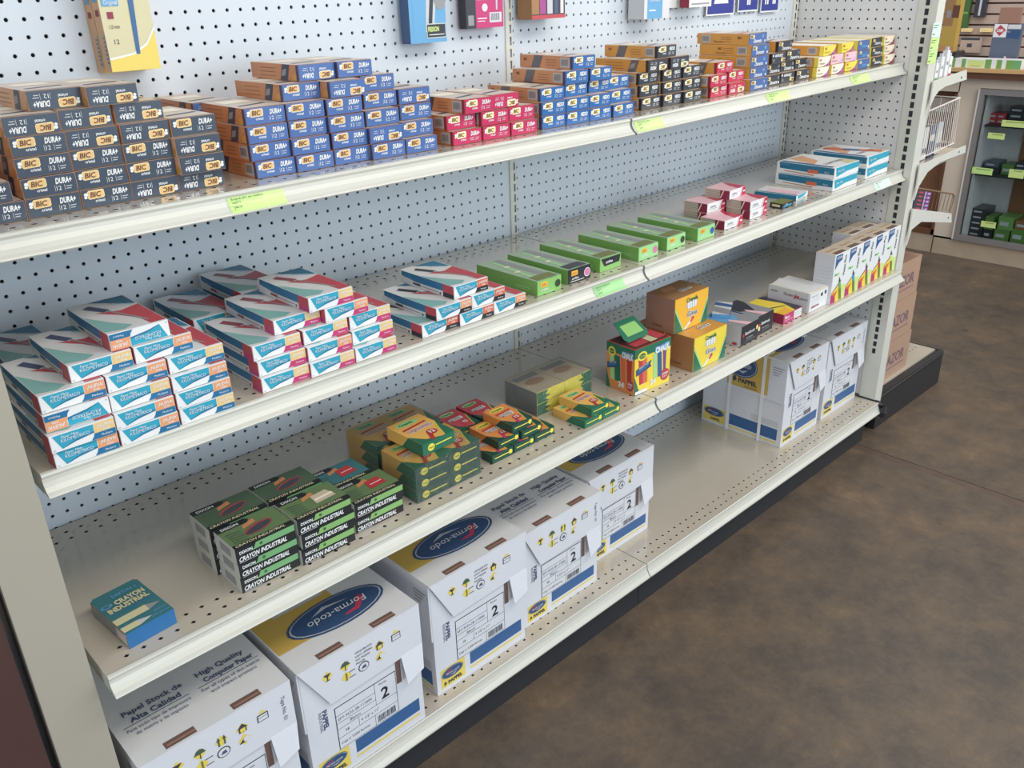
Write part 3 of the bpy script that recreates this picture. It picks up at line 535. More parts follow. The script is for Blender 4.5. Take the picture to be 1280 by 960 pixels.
def chalk_big(body, topc, side):
    def f():
        w, d, h = .1345, .085, .0868; F, FF, Lf, T = faces(w, d, h); b = MB(); b.box(0, w, .0006, d, 0, h, side, top=topc)
        for k in range(7): b.rect(Lf, d*.15, d*.85, h*(.30+k*.08), h*(.305+k*.08), 'brown', .0003)
        b.text(Lf, 'Crayola', d*.25, h*.12, .007, 'wooddark', maxw=d*.45); b.text(T, 'Gises', w*.42, d*.30, .016, 'white', bold=.05, shear=.2, maxw=w*.42); b.text(T, 'Gises', w*.43, d*.32, .015, 'ink', l=.0012, shear=.2, maxw=w*.40)
        b.poly(T, [(w*.2, d*.6), (w*.5, d*.55), (w*.6, d*.85), (w*.3, d*.9)], 'grey' if side == 'brown' else 'orange')
        q = MB(); q.box(.0005, w-.0005, -.0008, .0010, .0005, h-.0005, body); G_ = Fr((0,-.0008,0),(1,0,0),(0,0,1))
        q.poly(G_, [(.0005, .0005), (w*.26, .0005), (.0005, h*.66)], 'crgreen'); q.poly(G_, [(w*.26, .0005), (w*.30, .0005), (.0005, h*.76), (.0005, h*.66)], 'greenpale', .0004)
        q.poly(G_, [(w-.0005, .0005), (w*.80, .0005), (w-.0005, h*.66)], 'crgreen'); q.poly(G_, [(w*.80, .0005), (w*.77, .0005), (w-.0005, h*.76), (w-.0005, h*.66)], 'greenpale', .0004)
        q.text(G_, 'Crayola', w*.5, h*.80, .0105, 'crgreen', bold=.03, center=True, maxw=w*.34); q.ell(G_, w*.5, h*.70, w*.17, h*.12, 'lightgrey', .0004, 14)
        for k in range(4): q.slab(G_, [(w*(.37+k*.07), h*.60), (w*(.42+k*.07), h*.60), (w*(.42+k*.07), h*.79), (w*(.37+k*.07), h*.79)], .0007, 'white', .0006)
        q.text(G_, 'Gises', w*.36, h*.36, .0145, 'white', bold=.07, shear=.1, maxw=w*.32); q.text(G_, 'Gises', w*.37, h*.367, .0140, 'ink', l=.0014, bold=.0, shear=.1, maxw=w*.30)
        q.poly(G_, [(w*.28, h*.02), (w*.34, h*.02), (w*.60, h*.28), (w*.54, h*.33)], 'white', .0006); q.poly(G_, [(w*.46, h*.18), (w*.52, h*.17), (w*.60, h*.28), (w*.54, h*.33)], 'offred', .0008)
        return [('chalk_box', b.mesh()), ('front_panel', q.mesh())]
    return f
def vision_box(pc):
    def f():
        w, d, h = .0845, .058, .1450; F, FF, Lf, T = faces(w, d, h); b = MB(); b.box(0, w, .0006, d, 0, h, 'paper', top='tan')
        b.poly(T, [(w*.15, d*.02), (w*.8, d*.02), (w*.8, d*.30), (w*.15, d*.30)], 'brownhole_and_shade'); b.text(T, 'Vision Plus', w*.1, d*.5, .010, 'brown', maxw=w*.8)
        for k in range(5): b.rect(Lf, d*.12, d*.88, h*(.45+.07*k), h*(.453+.07*k), 'grey')
        b.poly(Lf, [(d*.2, h*.14), (d*.38, h*.14), (d*.38, h*.28), (d*.2, h*.28)], 'cgreendark', .0004); b.poly(Lf, [(d*.56, h*.14), (d*.80, h*.14), (d*.70, h*.27)], 'cgreendark', .0004)
        q = MB(); q.box(.0005, w-.0005, -.0006, .0012, .0005, h-.0005, 'white'); G_ = Fr((0,-.0006,0),(1,0,0),(0,0,1))
        q.poly(G_, [(.006, h-.003), (w*.52, h-.003), (w*.52, h*.86), (w*.30, h*.82), (.006, h*.70)], 'pblue'); q.text(G_, 'AZOR', .010, h*.90, .008, 'white', bold=.02, maxw=w*.36)
        q.rect(G_, .008, w*.42, h*.56, h*.61, 'greenpale'); q.text(G_, 'Plus', .010, h*.565, .006, 'cgreendark', l=.0006, maxw=w*.25)
        q.text(G_, 'Vision Plus', w*.80, h*.50, .011, 'ink', bold=.02, rot=math.pi/2, maxw=h*.42)
        q.poly(G_, [(.001, .001), (w*.62, .001), (w*.62, h*.40), (w*.30, h*.30), (.001, h*.20)], 'yellow'); q.poly(G_, [(.001, .001), (w*.35, .001), (w*.30, h*.12), (.001, h*.18)], 'magenta', .0005); q.poly(G_, [(.001, h*.10), (w*.3, h*.12), (w*.45, h*.24), (.001, h*.19)], 'orangered', .0004)
        q.poly(G_, [(.001, h*.20), (w*.30, h*.30), (w*.62, h*.42), (w*.62, h*.44), (w*.30, h*.325), (.001, h*.215)], 'reddark', .0006); q.poly(G_, [(w*.62, .001), (w-.001, .001), (w-.001, h*.30), (w*.62, h*.34)], 'lime', .0004)
        for k in range(5): q.rect(G_, .006, w*.30, h*(.03+k*.03), h*(.036+k*.03), 'reddark', .0007)
        q.poly(G_, [(w*.60, .002), (w*.78, .002), (w*.66, h*.26), (w*.50, h*.26)], 'olive', .0007); q.poly(G_, [(w*.50, h*.26), (w*.66, h*.26), (w*.58, h*.40), (w*.44, h*.40)], pc, .0008); q.poly(G_, [(w*.44, h*.40), (w*.58, h*.40), (w*.46, h*.52)], 'ink', .0009)
        return [('marker_box', b.mesh()), ('front_panel', q.mesh())]
    return f
def icons(q, F, w, x0, z0_, sc=1.0, full=True):
    names = [(0, 0, 'cup'), (1, 0, 'umb'), (2, 0, 'arr'), (3, 0, 'hse'), (4, 0, 'box'), (1, -1, 'hook'), (2, -1, 'rec'), (3, -1, 'hand')]
    for cx, r, k in names:
        a = x0+cx*.040*sc; c = z0_+r*.026*sc; s = .0122*sc
        if k == 'arr' and not full: continue
        if k not in ('rec', 'box'): q.poly(F, [(a-s, c), (a, c-s), (a+s, c), (a, c+s)], 'pyellow', .0004)
        if k == 'cup': q.poly(F, [(a-s*.7, c+s*.5), (a+s*.7, c+s*.5), (a+s*.1, c-s*.1), (a+s*.1, c-s*.6), (a+s*.5, c-s*.8), (a-s*.5, c-s*.8), (a-s*.1, c-s*.6), (a-s*.1, c-s*.1)], 'ink', .0008)
        elif k == 'umb': q.poly(F, [(a-s*.9, c), (a-s*.5, c+s*.7), (a, c+s*.9), (a+s*.5, c+s*.7), (a+s*.9, c)], 'cgreendark', .0008); q.rect(F, a-s*.08, a+s*.08, c-s*.9, c, 'ink', .0008)
        elif k == 'arr':
            for dx in (-.45, .45): q.poly(F, [(a+s*dx-s*.3, c+s*.2), (a+s*dx, c+s*.9), (a+s*dx+s*.3, c+s*.2), (a+s*dx+s*.12, c+s*.2), (a+s*dx+s*.12, c-s*.8), (a+s*dx-s*.12, c-s*.8), (a+s*dx-s*.12, c+s*.2)], 'cgreendark', .0008)
        elif k == 'hse': q.poly(F, [(a-s*.8, c+s*.1), (a, c+s*.9), (a+s*.8, c+s*.1), (a+s*.6, c+s*.1), (a+s*.6, c-s*.7), (a-s*.6, c-s*.7), (a-s*.6, c+s*.1)], 'ink', .0008); q.rect(F, a-s*.4, a+s*.4, c-s*.6, c+s*.1, 'pyellow', .0012)
        elif k == 'box': q.rect(F, a-s*.9, a+s*.9, c-s*.8, c+s*.5, 'ink', .0005); q.rect(F, a-s*.75, a+s*.75, c-s*.65, c-s*.1, 'paper', .0009); q.rect(F, a-s*.75, a+s*.75, c+s*.0, c+s*.35, 'paper', .0009); q.poly(F, [(a-s*.7, c+s*.6), (a, c+s*1.2), (a+s*.7, c+s*.6)], 'pyellow', .0006)
        elif k == 'hook': q.rect(F, a-s*.15, a+s*.15, c-s*.8, c+s*.7, 'olive', .0008); q.rect(F, a+s*.5, a+s*1.7, c+s*.5, c+s*.62, 'ink', .0008); q.rect(F, a+s*.5, a+s*1.7, c-s*.6, c-s*.48, 'ink', .0008)
        elif k == 'rec': q.ell(F, a, c, s*1.05, s*.95, 'ink', .0005, 10); q.ell(F, a, c, s*.88, s*.78, 'paper', .0009, 10); q.poly(F, [(a-s*.5, c-s*.3), (a+s*.5, c-s*.3), (a+s*.3, c+s*.35), (a-s*.2, c+s*.2)], 'inkblue', .0012)
        else: q.poly(F, [(a-s*.9, c-s*.5), (a-s*.2, c+s*.2), (a+s*.2, c-s*.5)], 'ink', .0008); q.ell(F, a+s*.3, c, s*.5, s*.5, 'paper', .0011, 8)
    if not full:
        for k, t in enumerate(('APLIQUESE ESTE', 'LADO ARRIBA', 'NO MOJAR', 'FRAGIL')): q.text(F, t, x0+.064*sc, z0_+.012-k*.008, .0045, 'ink', maxw=.036)
def oval(b, F, a, c, ra, rb, upside=False, l=.0005, word='Forma-todo'):
    b.ell(F, a, c, ra, rb, 'poval', l, 24); b.ell(F, a, c, ra*.95, rb*.90, 'lightgrey', l+.0003, 24); b.ell(F, a, c, ra*.92, rb*.86, 'poval', l+.0006, 24)
    k = -1 if upside else 1
    G_ = Fr(F.p(a, c), F.u*k, F.v*k)
    b.poly(G_, [(-ra*.62, -rb*.05), (-ra*.35, rb*.55), (-ra*.02, rb*.55), (-ra*.1, rb*.42), (-ra*.30, rb*.35), (-ra*.50, -rb*.25)], 'pred', l+.0010)
    b.text(G_, word, -ra*.62, -rb*.14, rb*.42, 'white', l=l+.0013, shear=.2, maxw=ra*1.25); b.poly(G_, [(-ra*.35, -rb*.35), (ra*.15, -rb*.62), (ra*.45, -rb*.30), (ra*.1, -rb*.45)], 'lightgrey', l+.0010)
def paper_carton(w, d, h, style, strap=False, tab_shadow=True, lidh=.14):
    def f():
        F, FF, Lf, T = faces(w, d, h); hb = h-.004; b = MB(); b.box(0, w, 0, d, 0, hb, 'paper')
        # printed table on the front
        tw0, tw1, tz0, tz1 = w*.23, w*.76, h*.215, h*.56
        b.rect(F, tw0-.001, tw1+.001, tz0-.001, tz1+.001, 'ink', .0004); b.rect(F, tw0+.0005, tw1-.0005, tz0+.0005, tz1-.0005, 'paper', .0008)
        for k, zz in enumerate((.26, .48, .62, .80)): b.rect(F, tw0, tw1 if k in (0,) else tw0+(tw1-tw0)*(.64 if k > 1 else 1), tz0+(tz1-tz0)*zz, tz0+(tz1-tz0)*zz+.0008, 'ink', .0011)
        b.rect(F, tw0+(tw1-tw0)*.64, tw0+(tw1-tw0)*.645, tz0+(tz1-tz0)*.48, tz1, 'ink', .0011); b.rect(F, tw0+(tw1-tw0)*.34, tw0+(tw1-tw0)*.345, tz0+(tz1-tz0)*.26, tz0+(tz1-tz0)*.48, 'ink', .0011); b.rect(F, tw0+(tw1-tw0)*.60, tw0+(tw1-tw0)*.605, tz0, tz0+(tz1-tz0)*.26, 'ink', .0011)
        tl = tz1-tz0
        b.text(F, 'EFT-9535-2B-113000', tw0+.004, tz0+tl*.68, .0062, 'inkblue', l=.0012, maxw=w*.32); b.text(F, 'Blanco', tw0+.028, tz0+tl*.52, .0062, 'ink', l=.0012); b.text(F, '38', tw0+.016, tz0+tl*.34, .006, 'ink', l=.0012); b.text(F, '9 1/2" x 11"', tw0+(tw1-tw0)*.38, tz0+tl*.34, .006, 'ink', l=.0012, maxw=w*.2)
        b.text(F, 'Caja c/ 3,000 formas', tw0+.004, tz0+tl*.10, .0055, 'ink', l=.0012, maxw=w*.28); b.text(F, '2', tw0+(tw1-tw0)*.74, tz0+tl*.54, .026, 'black', l=.0013, bold=.02); b.text(F, 'Partes', tw0+(tw1-tw0)*.72, tz0+tl*.90, .005, 'ink', l=.0012)
        random.seed(3)
        for k in range(14): b.rect(F, tw1-w*.19+k*.003, tw1-w*.19+k*.003+.0012+.001*random.random(), tz0+tl*.04, tz0+tl*.20, 'ink', .0012)
        b.rect(F, w*.045, w*.30, h*.035, h*.205, 'pyellow', .0004); oval(b, F, w*.165, h*.150, w*.115, h*.048, False, .0008); b.text(F, 'PAPPEL', w*.115, h*.055, .0085, 'ink', l=.0012, bold=.04, maxw=w*.16); b.poly(F, [(w*.075, h*.05), (w*.10, h*.07), (w*.085, h*.09), (w*.07, h*.08)], 'ink', .0012)
        b.rect(F, w*.36, w*.955, h*.095, h*.205, 'pblue', .0004); b.rect(F, w*.36, w*.955, h*.055, h*.072, 'pyellow', .0004)
        b.text(F, 'PAPPEL', w*.13, h*.60, .010, 'inkblue', l=.0006, rot=-math.pi/2, bold=.04, maxw=h*.16); b.text(F, 'INDUSTRIAL', w*.10, h*.60, .006, 'inkblue', l=.0006, rot=-math.pi/2, maxw=h*.16)
        if tab_shadow: b.rect(F, w*.770, w*.815, h-.158, h-.100, 'brownhole_and_shade', .0006)  # shadow beside the lid tab, painted on the front as a dark rectangle
        # left side print
        b.rect(Lf, d*.02, d*.30, h*.03, h*.20, 'pyellow', .0004); oval(b, Lf, d*.16, h*.15, d*.13, h*.05, False, .0008); b.text(Lf, 'PAPPEL', d*.12, h*.05, .008, 'ink', l=.0010, bold=.04)
        b.rect(Lf, d*.36, d*.95, h*.07, h*.20, 'pblue', .0004); b.rect(Lf, d*.36, d*.95, h*.03, h*.048, 'pyellow', .0004)
        for k in range(4): b.rect(Lf, d*.62, d*.95, h*(.225+.018*k), h*(.229+.018*k), 'grey', .0004)
        m1 = b.mesh(); q = MB(); e = .004; z1 = h-lidh
        q.box(-e, w+e, -e, d+e, h-.006, h, 'kgrey')
        q.box(-e, 0-.0005, 0, d+e, z1, h-.006, 'paper').box(w+.0005, w+e, 0, d+e, z1, h-.006, 'paper').box(-e, w+e, d+.0005, d+e, z1, h-.006, 'paper')
        LS = Fr((-e, d, 0), (0,-1,0), (0,0,1))
        if strap: q.rect(LS, d*.30, d*.80, z1+.012, h-.006, 'pgold', .0004); oval(q, LS, d*.46, z1+lidh*.62, d*.20, lidh*.30, False, .0008); q.text(LS, 'PAPPEL', d*.44, z1+.028, .015, 'ink', l=.0010, bold=.04, maxw=d*.26); q.poly(LS, [(d*.38, z1+.025), (d*.42, z1+.035), (d*.40, z1+.048), (d*.37, z1+.04)], 'ink', .0010); q.text(LS, 'INDUSTRIAL', d*.52, z1+.016, .006, 'ink', l=.0010)
        for k in range(4): q.rect(LS, d*.84, d*(.97-.02*k), h-.030-.008*k, h-.0275-.008*k, 'grey', .0005)
        LT = Fr((0, 0, h), (1,0,0), (0,1,0))
        for a0 in (.17, .62): q.rect(LT, w*a0, w*(a0+.20), -.002, .013, 'brownhole_and_shade', .0005); q.rect(LT, w*a0+.003, w*(a0+.20), .002, .006, 'kraftdark', .0009)
        if style == 'oval':
            q.rect(LT, -.002, w*.62, .055, d*.98, 'pgold', .0004); q.rect(LT, w*.16, w*.58, d*.52, d*.9, 'lightgrey', .0007)
            for k in range(9): q.rect(LT, w*(.19+.04*k), w*(.205+.04*k), d*.56, d*.86, 'grey', .0010)
            oval(q, LT, w*.54, .086, w*.405, .044, True, .0011)
        else:
            for k, (t1, t2, t3, t4) in enumerate((('Papel Stock de', 'Alta Calidad', 'Para todo tipo de impresora', 'de matriz y de impacto'), ('High Quality', 'Computer Paper', 'For all types of dot matrix', 'and impact printers'))):
                x_ = w*(.04+k*.50); q.text(LT, t1, x_+w*.04, .108, .012, 'inkblue', bold=.02, maxw=w*.40); q.text(LT, t2, x_+w*.06, .088, .012, 'inkblue', bold=.03, maxw=w*.36); q.rect(LT, x_, x_+w*.44, .083, .0845, 'inkblue'); q.text(LT, t3, x_+w*.01, .070, .0075, 'inkblue', maxw=w*.42); q.text(LT, t4, x_+w*.05, .058, .0075, 'inkblue', maxw=w*.34)
        m2 = q.mesh(); g = MB(); GF = Fr((0, -e, 0), (1,0,0), (0,0,1))
        g.slab(GF, [(-e, h), (w*.20, h-.103), (w*.815, h-.098), (w+e, h-.095), (w+e, h)], .0022, 'paper')
        GT = Fr((0, -e-.0006, h-.094), (1,0,0), (0,.20,1)); g.slab(GT, [(w*.815, 0), (w*.822, -.062), (w*.985, -.050), (w+e, 0)], .0020, 'paper')
        g.poly(Fr((0, -e-.0022, 0), (1,0,0), (0,0,1)), [(w*.05, h-.001), (w*.95, h-.001), (w*.95, h-.0025), (w*.05, h-.0025)], 'kgrey', .0003)
        GI = Fr((0, -e-.0022, 0), (1,0,0), (0,0,1)); icons(g, GI, w, w*.20, h-.040, w/.25*.92, style != 'oval'); 
        if style != 'oval': g.text(GI, 'Tapa No. 01', w*.93, h-.024, .0075, 'inkblue', rot=-math.pi/2, maxw=.055)
        parts = [('paper_carton', m1), ('lid', m2), ('lid_flap', g.mesh())]
        if strap:
            for a0 in (.34, .74):
                s_ = MB(); y = d-d*a0; t = .0012; x0 = -e-t; x1 = w+e+t
                s_.box(x0, x0+t, y-.005, y+.005, 0, h+t, 'white').box(x0, x1, y-.005, y+.005, h, h+t, 'white').box(x1-t, x1, y-.005, y+.005, 0, h+t, 'white'); parts.append(('strap', s_.mesh()))
        return parts
    return f
DATA = {
'A': [(0, 'N', -1.199, -0.303), (0, 'N', -1.131, -0.303), (0, 'N', -1.062, -0.301), (0, 'F', -0.995, -0.301), (0, 'F', -0.929, -0.301), (1, 'N', -1.21, -0.303), (1, 'N', -1.131, -0.304), (1, 'N', -1.063, -0.3), (1, 'N', -0.995, -0.301), (1, 'F', -0.934, -0.316), (2, 'F', -1.22, -0.303), (2, 'N', -1.131, -0.299), (2, 'N', -1.062, -0.295), (2, 'N', -0.994, -0.298), (2, 'F', -0.931, -0.31), (3, 'F', -1.225, -0.303), (3, 'N', -1.13, -0.297), (3, 'F', -1.062, -0.295), (3, 'F', -0.992, -0.296), (3, 'N', -0.923, -0.298), (4, 'F', -1.133, -0.298), (4, 'F', -1.062, -0.286), (4, 'F', -0.99, -0.282), (5, 'F', -1.09, -0.27), (5, 'F', -1.029, -0.289)],
'B': [(0, 'N', -0.808, -0.305), (0, 'N', -0.741, -0.309), (0, 'N', -0.671, -0.308), (0, 'N', -0.605, -0.317), (0, 'N', -0.535, -0.318), (1, 'N', -0.811, -0.301), (1, 'N', -0.744, -0.307), (1, 'N', -0.67, -0.305), (1, 'F', -0.607, -0.312), (1, 'N', -0.53, -0.303), (2, 'N', -0.811, -0.301), (2, 'N', -0.74, -0.298), (2, 'N', -0.672, -0.304), (2, 'N', -0.598, -0.299), (2, 'N', -0.519, -0.287), (3, 'N', -0.807, -0.292), (3, 'N', -0.739, -0.295), (3, 'N', -0.669, -0.298), (3, 'N', -0.584, -0.277), (3, 'F', -0.515, -0.281), (4, 'N', -0.727, -0.269), (4, 'F', -0.672, -0.298), (4, 'N', -0.576, -0.263), (5, 'F', -0.687, -0.256), (5, 'N', -0.619, -0.263)],
'C': [(0, 'N', -0.433, -0.32), (0, 'N', -0.363, -0.321), (0, 'N', -0.294, -0.323), (1, 'N', -0.435, -0.307), (1, 'N', -0.362, -0.317), (1, 'N', -0.291, -0.314), (2, 'N', -0.402, -0.319), (2, 'F', -0.328, -0.31)],
'D': [(0, 'N', -0.203, -0.313), (0, 'N', -0.136, -0.315), (0, 'N', -0.068, -0.316), (0, 'N', 0.003, -0.318), (1, 'N', -0.202, -0.312), (1, 'N', -0.133, -0.312), (1, 'N', -0.062, -0.309), (1, 'N', 0.015, -0.3), (2, 'N', -0.197, -0.304), (2, 'N', -0.116, -0.292), (2, 'N', -0.035, -0.283), (2, 'N', 0.035, -0.277), (3, 'N', -0.12, -0.298), (3, 'N', -0.045, -0.296), (4, 'N', -0.087, -0.287)],
'E': [(0, 'N', 0.112, -0.305), (0, 'N', 0.181, -0.311), (0, 'N', 0.245, -0.318), (1, 'N', 0.118, -0.295), (1, 'N', 0.188, -0.304), (1, 'N', 0.26, -0.306), (2, 'N', 0.122, -0.288), (2, 'N', 0.197, -0.295), (2, 'N', 0.271, -0.295), (3, 'F', 0.141, -0.298), (3, 'F', 0.213, -0.303), (4, 'N', 0.181, -0.29)],
'F': [(0, 'N', 0.35, -0.318), (0, 'F', 0.42, -0.321), (1, 'N', 0.337, -0.325), (1, 'N', 0.431, -0.31), (2, 'N', 0.378, -0.312)],
'G': [(0, 'N', 0.502, -0.327), (1, 'N', 0.514, -0.316), (2, 'N', 0.515, -0.315), (3, 'N', 0.522, -0.311), (4, 'N', 0.525, -0.3)],
'H': [(0, 'N', 0.586, -0.317), (0, 'F', 0.66, -0.315), (0, 'N', 0.734, -0.316), (1, 'N', 0.603, -0.305), (1, 'N', 0.678, -0.301), (1, 'N', 0.752, -0.299), (2, 'F', 0.611, -0.314), (2, 'N', 0.692, -0.307), (3, 'N', 0.646, -0.308)],
'J': [(0, 'W', 0.813, -0.329), (0, 'W', 0.893, -0.329), (0, 'Y', 0.975, -0.326), (1, 'W', 0.813, -0.331), (1, 'L', 0.891, -0.326), (1, 'L', 0.961, -0.329), (2, 'Y', 0.846, -0.325), (2, 'Y', 0.941, -0.327)],
'K': [(0, 'N', 1.044, -0.329), (1, 'N', 1.047, -0.324), (2, 'N', 1.034, -0.327)],
'M': [(0, 'N', 1.123, -0.329), (1, 'N', 1.127, -0.324), (2, 'N', 1.13, -0.32)],
'O': [(0, 'N', 1.197, -0.332), (1, 'N', 1.201, -0.328), (2, 'N', 1.192, -0.326)],
'P': [(0, 'N', -1.202, -0.406), (0, 'N', -1.117, -0.406), (0, 'N', -1.031, -0.403), (1, 'N', -1.203, -0.41), (1, 'N', -1.118, -0.405), (1, 'N', -1.032, -0.403), (2, 'F', -1.2, -0.398), (2, 'N', -1.117, -0.398), (2, 'N', -1.032, -0.4), (3, 'N', -1.198, -0.392), (3, 'N', -1.113, -0.39), (3, 'N', -1.028, -0.39), (4, 'N', -1.152, -0.38), (4, 'N', -1.066, -0.379), (5, 'F', -1.092, -0.372)],
'Q': [(0, 'N', -0.897, -0.392), (0, 'N', -0.814, -0.396), (0, 'N', -0.729, -0.396), (1, 'N', -0.895, -0.385), (1, 'N', -0.811, -0.389), (1, 'N', -0.723, -0.382), (2, 'N', -0.897, -0.379), (2, 'N', -0.809, -0.378), (2, 'N', -0.72, -0.374), (3, 'N', -0.849, -0.364), (3, 'N', -0.765, -0.377), (4, 'N', -0.791, -0.376)],
'R': [(0, 'N', -0.587, -0.391), (0, 'N', -0.504, -0.395), (0, 'N', -0.421, -0.395), (1, 'N', -0.557, -0.396), (1, 'N', -0.47, -0.391), (2, 'N', -0.505, -0.384)],
}
# ------------------------------------------------------------ stacks of boxes
def nth(i): return NTH[i]
def cols(rows_entry, n): return n
def stack(key, s, h, kindf, labelf, group, cat='box', dx=0.0, name='pen_box', w=.067):
    ents = DATA[key]; byrow = {}
    for e_ in ents: byrow.setdefault(e_[0], []).append(e_)
    for n, row in byrow.items():
        row.sort(key=lambda q: q[2])
        # keep neighbours from overlapping
        for i in range(1, len(row)):
            if row[i][2] < row[i-1][2]+w+.0003: row[i] = (row[i][0], row[i][1], row[i-1][2]+w+.0004, row[i][3])
        for i, (lv, fl, x, y) in enumerate(row):
            x = min(x, 1.1965)
            k, bd = kindf(lv, i, fl, x)
            sl_ = slope(s, x)
            put(name, k, bd, (x, y, zs(s, x)+lv*h+.0004), 0, labelf(lv, i, fl), cat, group, sl_)
def pl(word, where):
    def f(lv, i, fl): 
        r = {0: 'bottom row', 5: 'top row'}.get(lv, ORD[lv]+' row up')
        return '%s pen box%s, %s, %s from left, %s' % (word, ' upside down' if fl == 'F' else '', r, nth(i), where)
    return f
def pk(kind): return lambda lv, i, fl, x: ('%s%s%d' % (kind, fl, (lv+i) % 2), pen_box(kind, fl == 'F', (lv % 2 == 0)))
def bk(kind, pat): return lambda lv, i, fl, x: ('%s%s%d' % (kind, fl, pat(lv)), pen_box(kind, fl == 'F', pat(lv)))
stack('A', 1, .0252, bk('navy', lambda l: True), pl('dark navy', 'leftmost stack'), 'navy pen boxes on the top shelf')
stack('B', 1, .0254, bk('blue', lambda l: l > 1), pl('medium blue', 'big blue stack'), 'blue pen boxes on the top shelf')
stack('C', 1, .0254, bk('red', lambda l: False), pl('pinkish red', 'crimson stack'), 'pinkish red pen boxes on the top shelf')
stack('D', 1, .0249, bk('blue2', lambda l: False), pl('bright blue', 'stack left of price joint'), 'bright blue pen boxes on the top shelf')
stack('E', 1, .0249, bk('charcoal', lambda l: l == 3), pl('charcoal', 'stack right of shelf joint'), 'charcoal pen boxes on the top shelf')
stack('F', 1, .0249, bk('red2', lambda l: l > 1), pl('bright red', 'small red pile'), 'bright red pen boxes on the top shelf')
stack('G', 1, .0254, bk('dblue', lambda l: l in (1, 4)), lambda lv, i, fl: 'long amber and blue pen box, %s in the five-high single column' % ('topmost' if lv == 4 else ORD[lv]+(' up' if lv else '')), 'amber and blue pen boxes in one column', w=.078)
stack('H', 1, .0254, bk('dblack', lambda l: l > 2), pl('black', 'black stack'), 'black pen boxes beside the amber column')
def jk(lv, i, fl, x):
    f, c = {'W': ('cream', 'purple'), 'Y': ('yellow', 'purple'), 'L': ('flesh', 'lilac')}[fl]; return 'j'+fl, color_box(f, c)
JN = {'W': 'cream and purple', 'Y': 'yellow and purple', 'L': 'pale pink and lilac'}
stack('J', 1, .0254, jk, lambda lv, i, fl: '%s pen box, %s, %s from left, multicoloured stack' % (JN[fl], {0: 'bottom row', 1: 'middle row', 2: 'top row'}[lv], nth(i)), 'multicoloured pen boxes on the top shelf')
three = {0: 'bottom', 1: 'middle', 2: 'top'}
stack('K', 1, .0254, lambda lv, i, fl, x: ('k', small_face('blue', 'skyblue')), lambda lv, i, fl: '%s of three small royal blue boxes near the right end of top shelf' % three[lv], 'column of three royal blue pen boxes')
stack('M', 1, .0254, lambda lv, i, fl, x: ('m', small_face('charcoal', 'white')), lambda lv, i, fl: '%s of three black boxes between royal blue and cream columns' % three[lv], 'column of three black pen boxes')
stack('O', 1, .0254, lambda lv, i, fl, x: ('o', color_box('cream', 'reddark')), lambda lv, i, fl: '%s of three cream boxes at the far right end of top shelf' % three[lv], 'column of three cream pen boxes')
# boxes set behind the front stacks
for i, (x, y, n, kd, lab) in enumerate(((-.99, -.148, 4, 'navy', 'dark navy pen box at the back, highest behind the leftmost stack'), (-.9395, -.148, 3, 'navy', 'dark navy pen box at the back, half hidden behind leftmost stack'))):
    pass
for n in range(4):
    put('pen_box', 'navyF1', pen_box('navy', True, True), (-.935, -.146, zs(1, -.93)+n*.0252+.0004), 0, ['dark navy pen box in the hidden back column, bottom one', 'dark navy pen box in the hidden back column, second up', 'dark navy pen box in the hidden back column, third up', 'dark navy pen box peeking out behind the leftmost stack'][n], 'box', 'navy pen boxes in the back column')
for n in range(4):
    put('pen_box', 'blueF1', pen_box('blue', True, True), (-.820+.0*n, -.1515, zs(1, -.82)+n*.0254+.0004), 0, ['blue pen box in the back column, bottom one', 'blue pen box in the back column, second up', 'blue pen box in the back column, just below its topmost', 'blue pen box, topmost at the back, between navy and blue stacks'][n], 'box', 'blue pen boxes in the back column')
# second shelf: pen boxes
def kk(band, hi):
    return lambda lv, i, fl, x: ('k%s%s%s' % (band, hi[(lv*2+i) % len(hi)], fl), kilo(band, hi[(lv*2+i) % len(hi)], fl == 'F'))
def kl(desc, top): 
    return lambda lv, i, fl: 'white teal pen box%s, %s, %s from left, %s' % (' upside down' if fl == 'F' else '', {0: 'bottom row'}.get(lv, ORD[lv]+' row up' if lv != top else 'top row'), nth(i), desc)
stack('P', 2, .0245, kk('kblue', ['korange', 'korange', 'kyellow']), kl('leftmost blue-banded stack', 5), 'white and teal pen boxes with blue bands', w=.083)
stack('Q', 2, .0245, kk('kmag', ['kyellow', 'kyellow', 'kyellow', 'korange']), kl('magenta-banded stack', 4), 'white and teal pen boxes with magenta bands', w=.083)
stack('R', 2, .0245, kk('black', ['orangered', 'orangered', 'korange']), kl('black-banded stack', 2), 'white and teal pen boxes with black bands', w=.083)
for n in range(3):
    put('pen_box', 'kbluekorangeN', kilo('kblue', 'korange', False), (-1.178, -.178, zs(2, -1.17)+n*.0245+.0004), 0, 'white teal pen box at the back left, %s of its column' % ['bottom', 'middle', 'top'][n], 'box', 'back column of white and teal pen boxes')
for n in range(3):
    put('pen_box', 'kmagkyellowN', kilo('kmag', 'kyellow', False), (-.905, -.200, zs(2, -.9)+n*.0245+.0004), 0, 'white teal pen box behind the magenta-banded stack, left column, %s one' % ['bottom', 'middle', 'top'][n], 'box', 'rear white and teal pen boxes')
for n in range(4):
    put('pen_box', 'kmagkyellowN', kilo('kmag', 'kyellow', False), (-.815, -.2005, zs(2, -.8)+n*.0245+.0004), 0, 'white teal pen box behind the magenta-banded stack, right column, %s one' % ['bottom', 'second', 'third', 'top'][n], 'box', 'rear white and teal pen boxes')
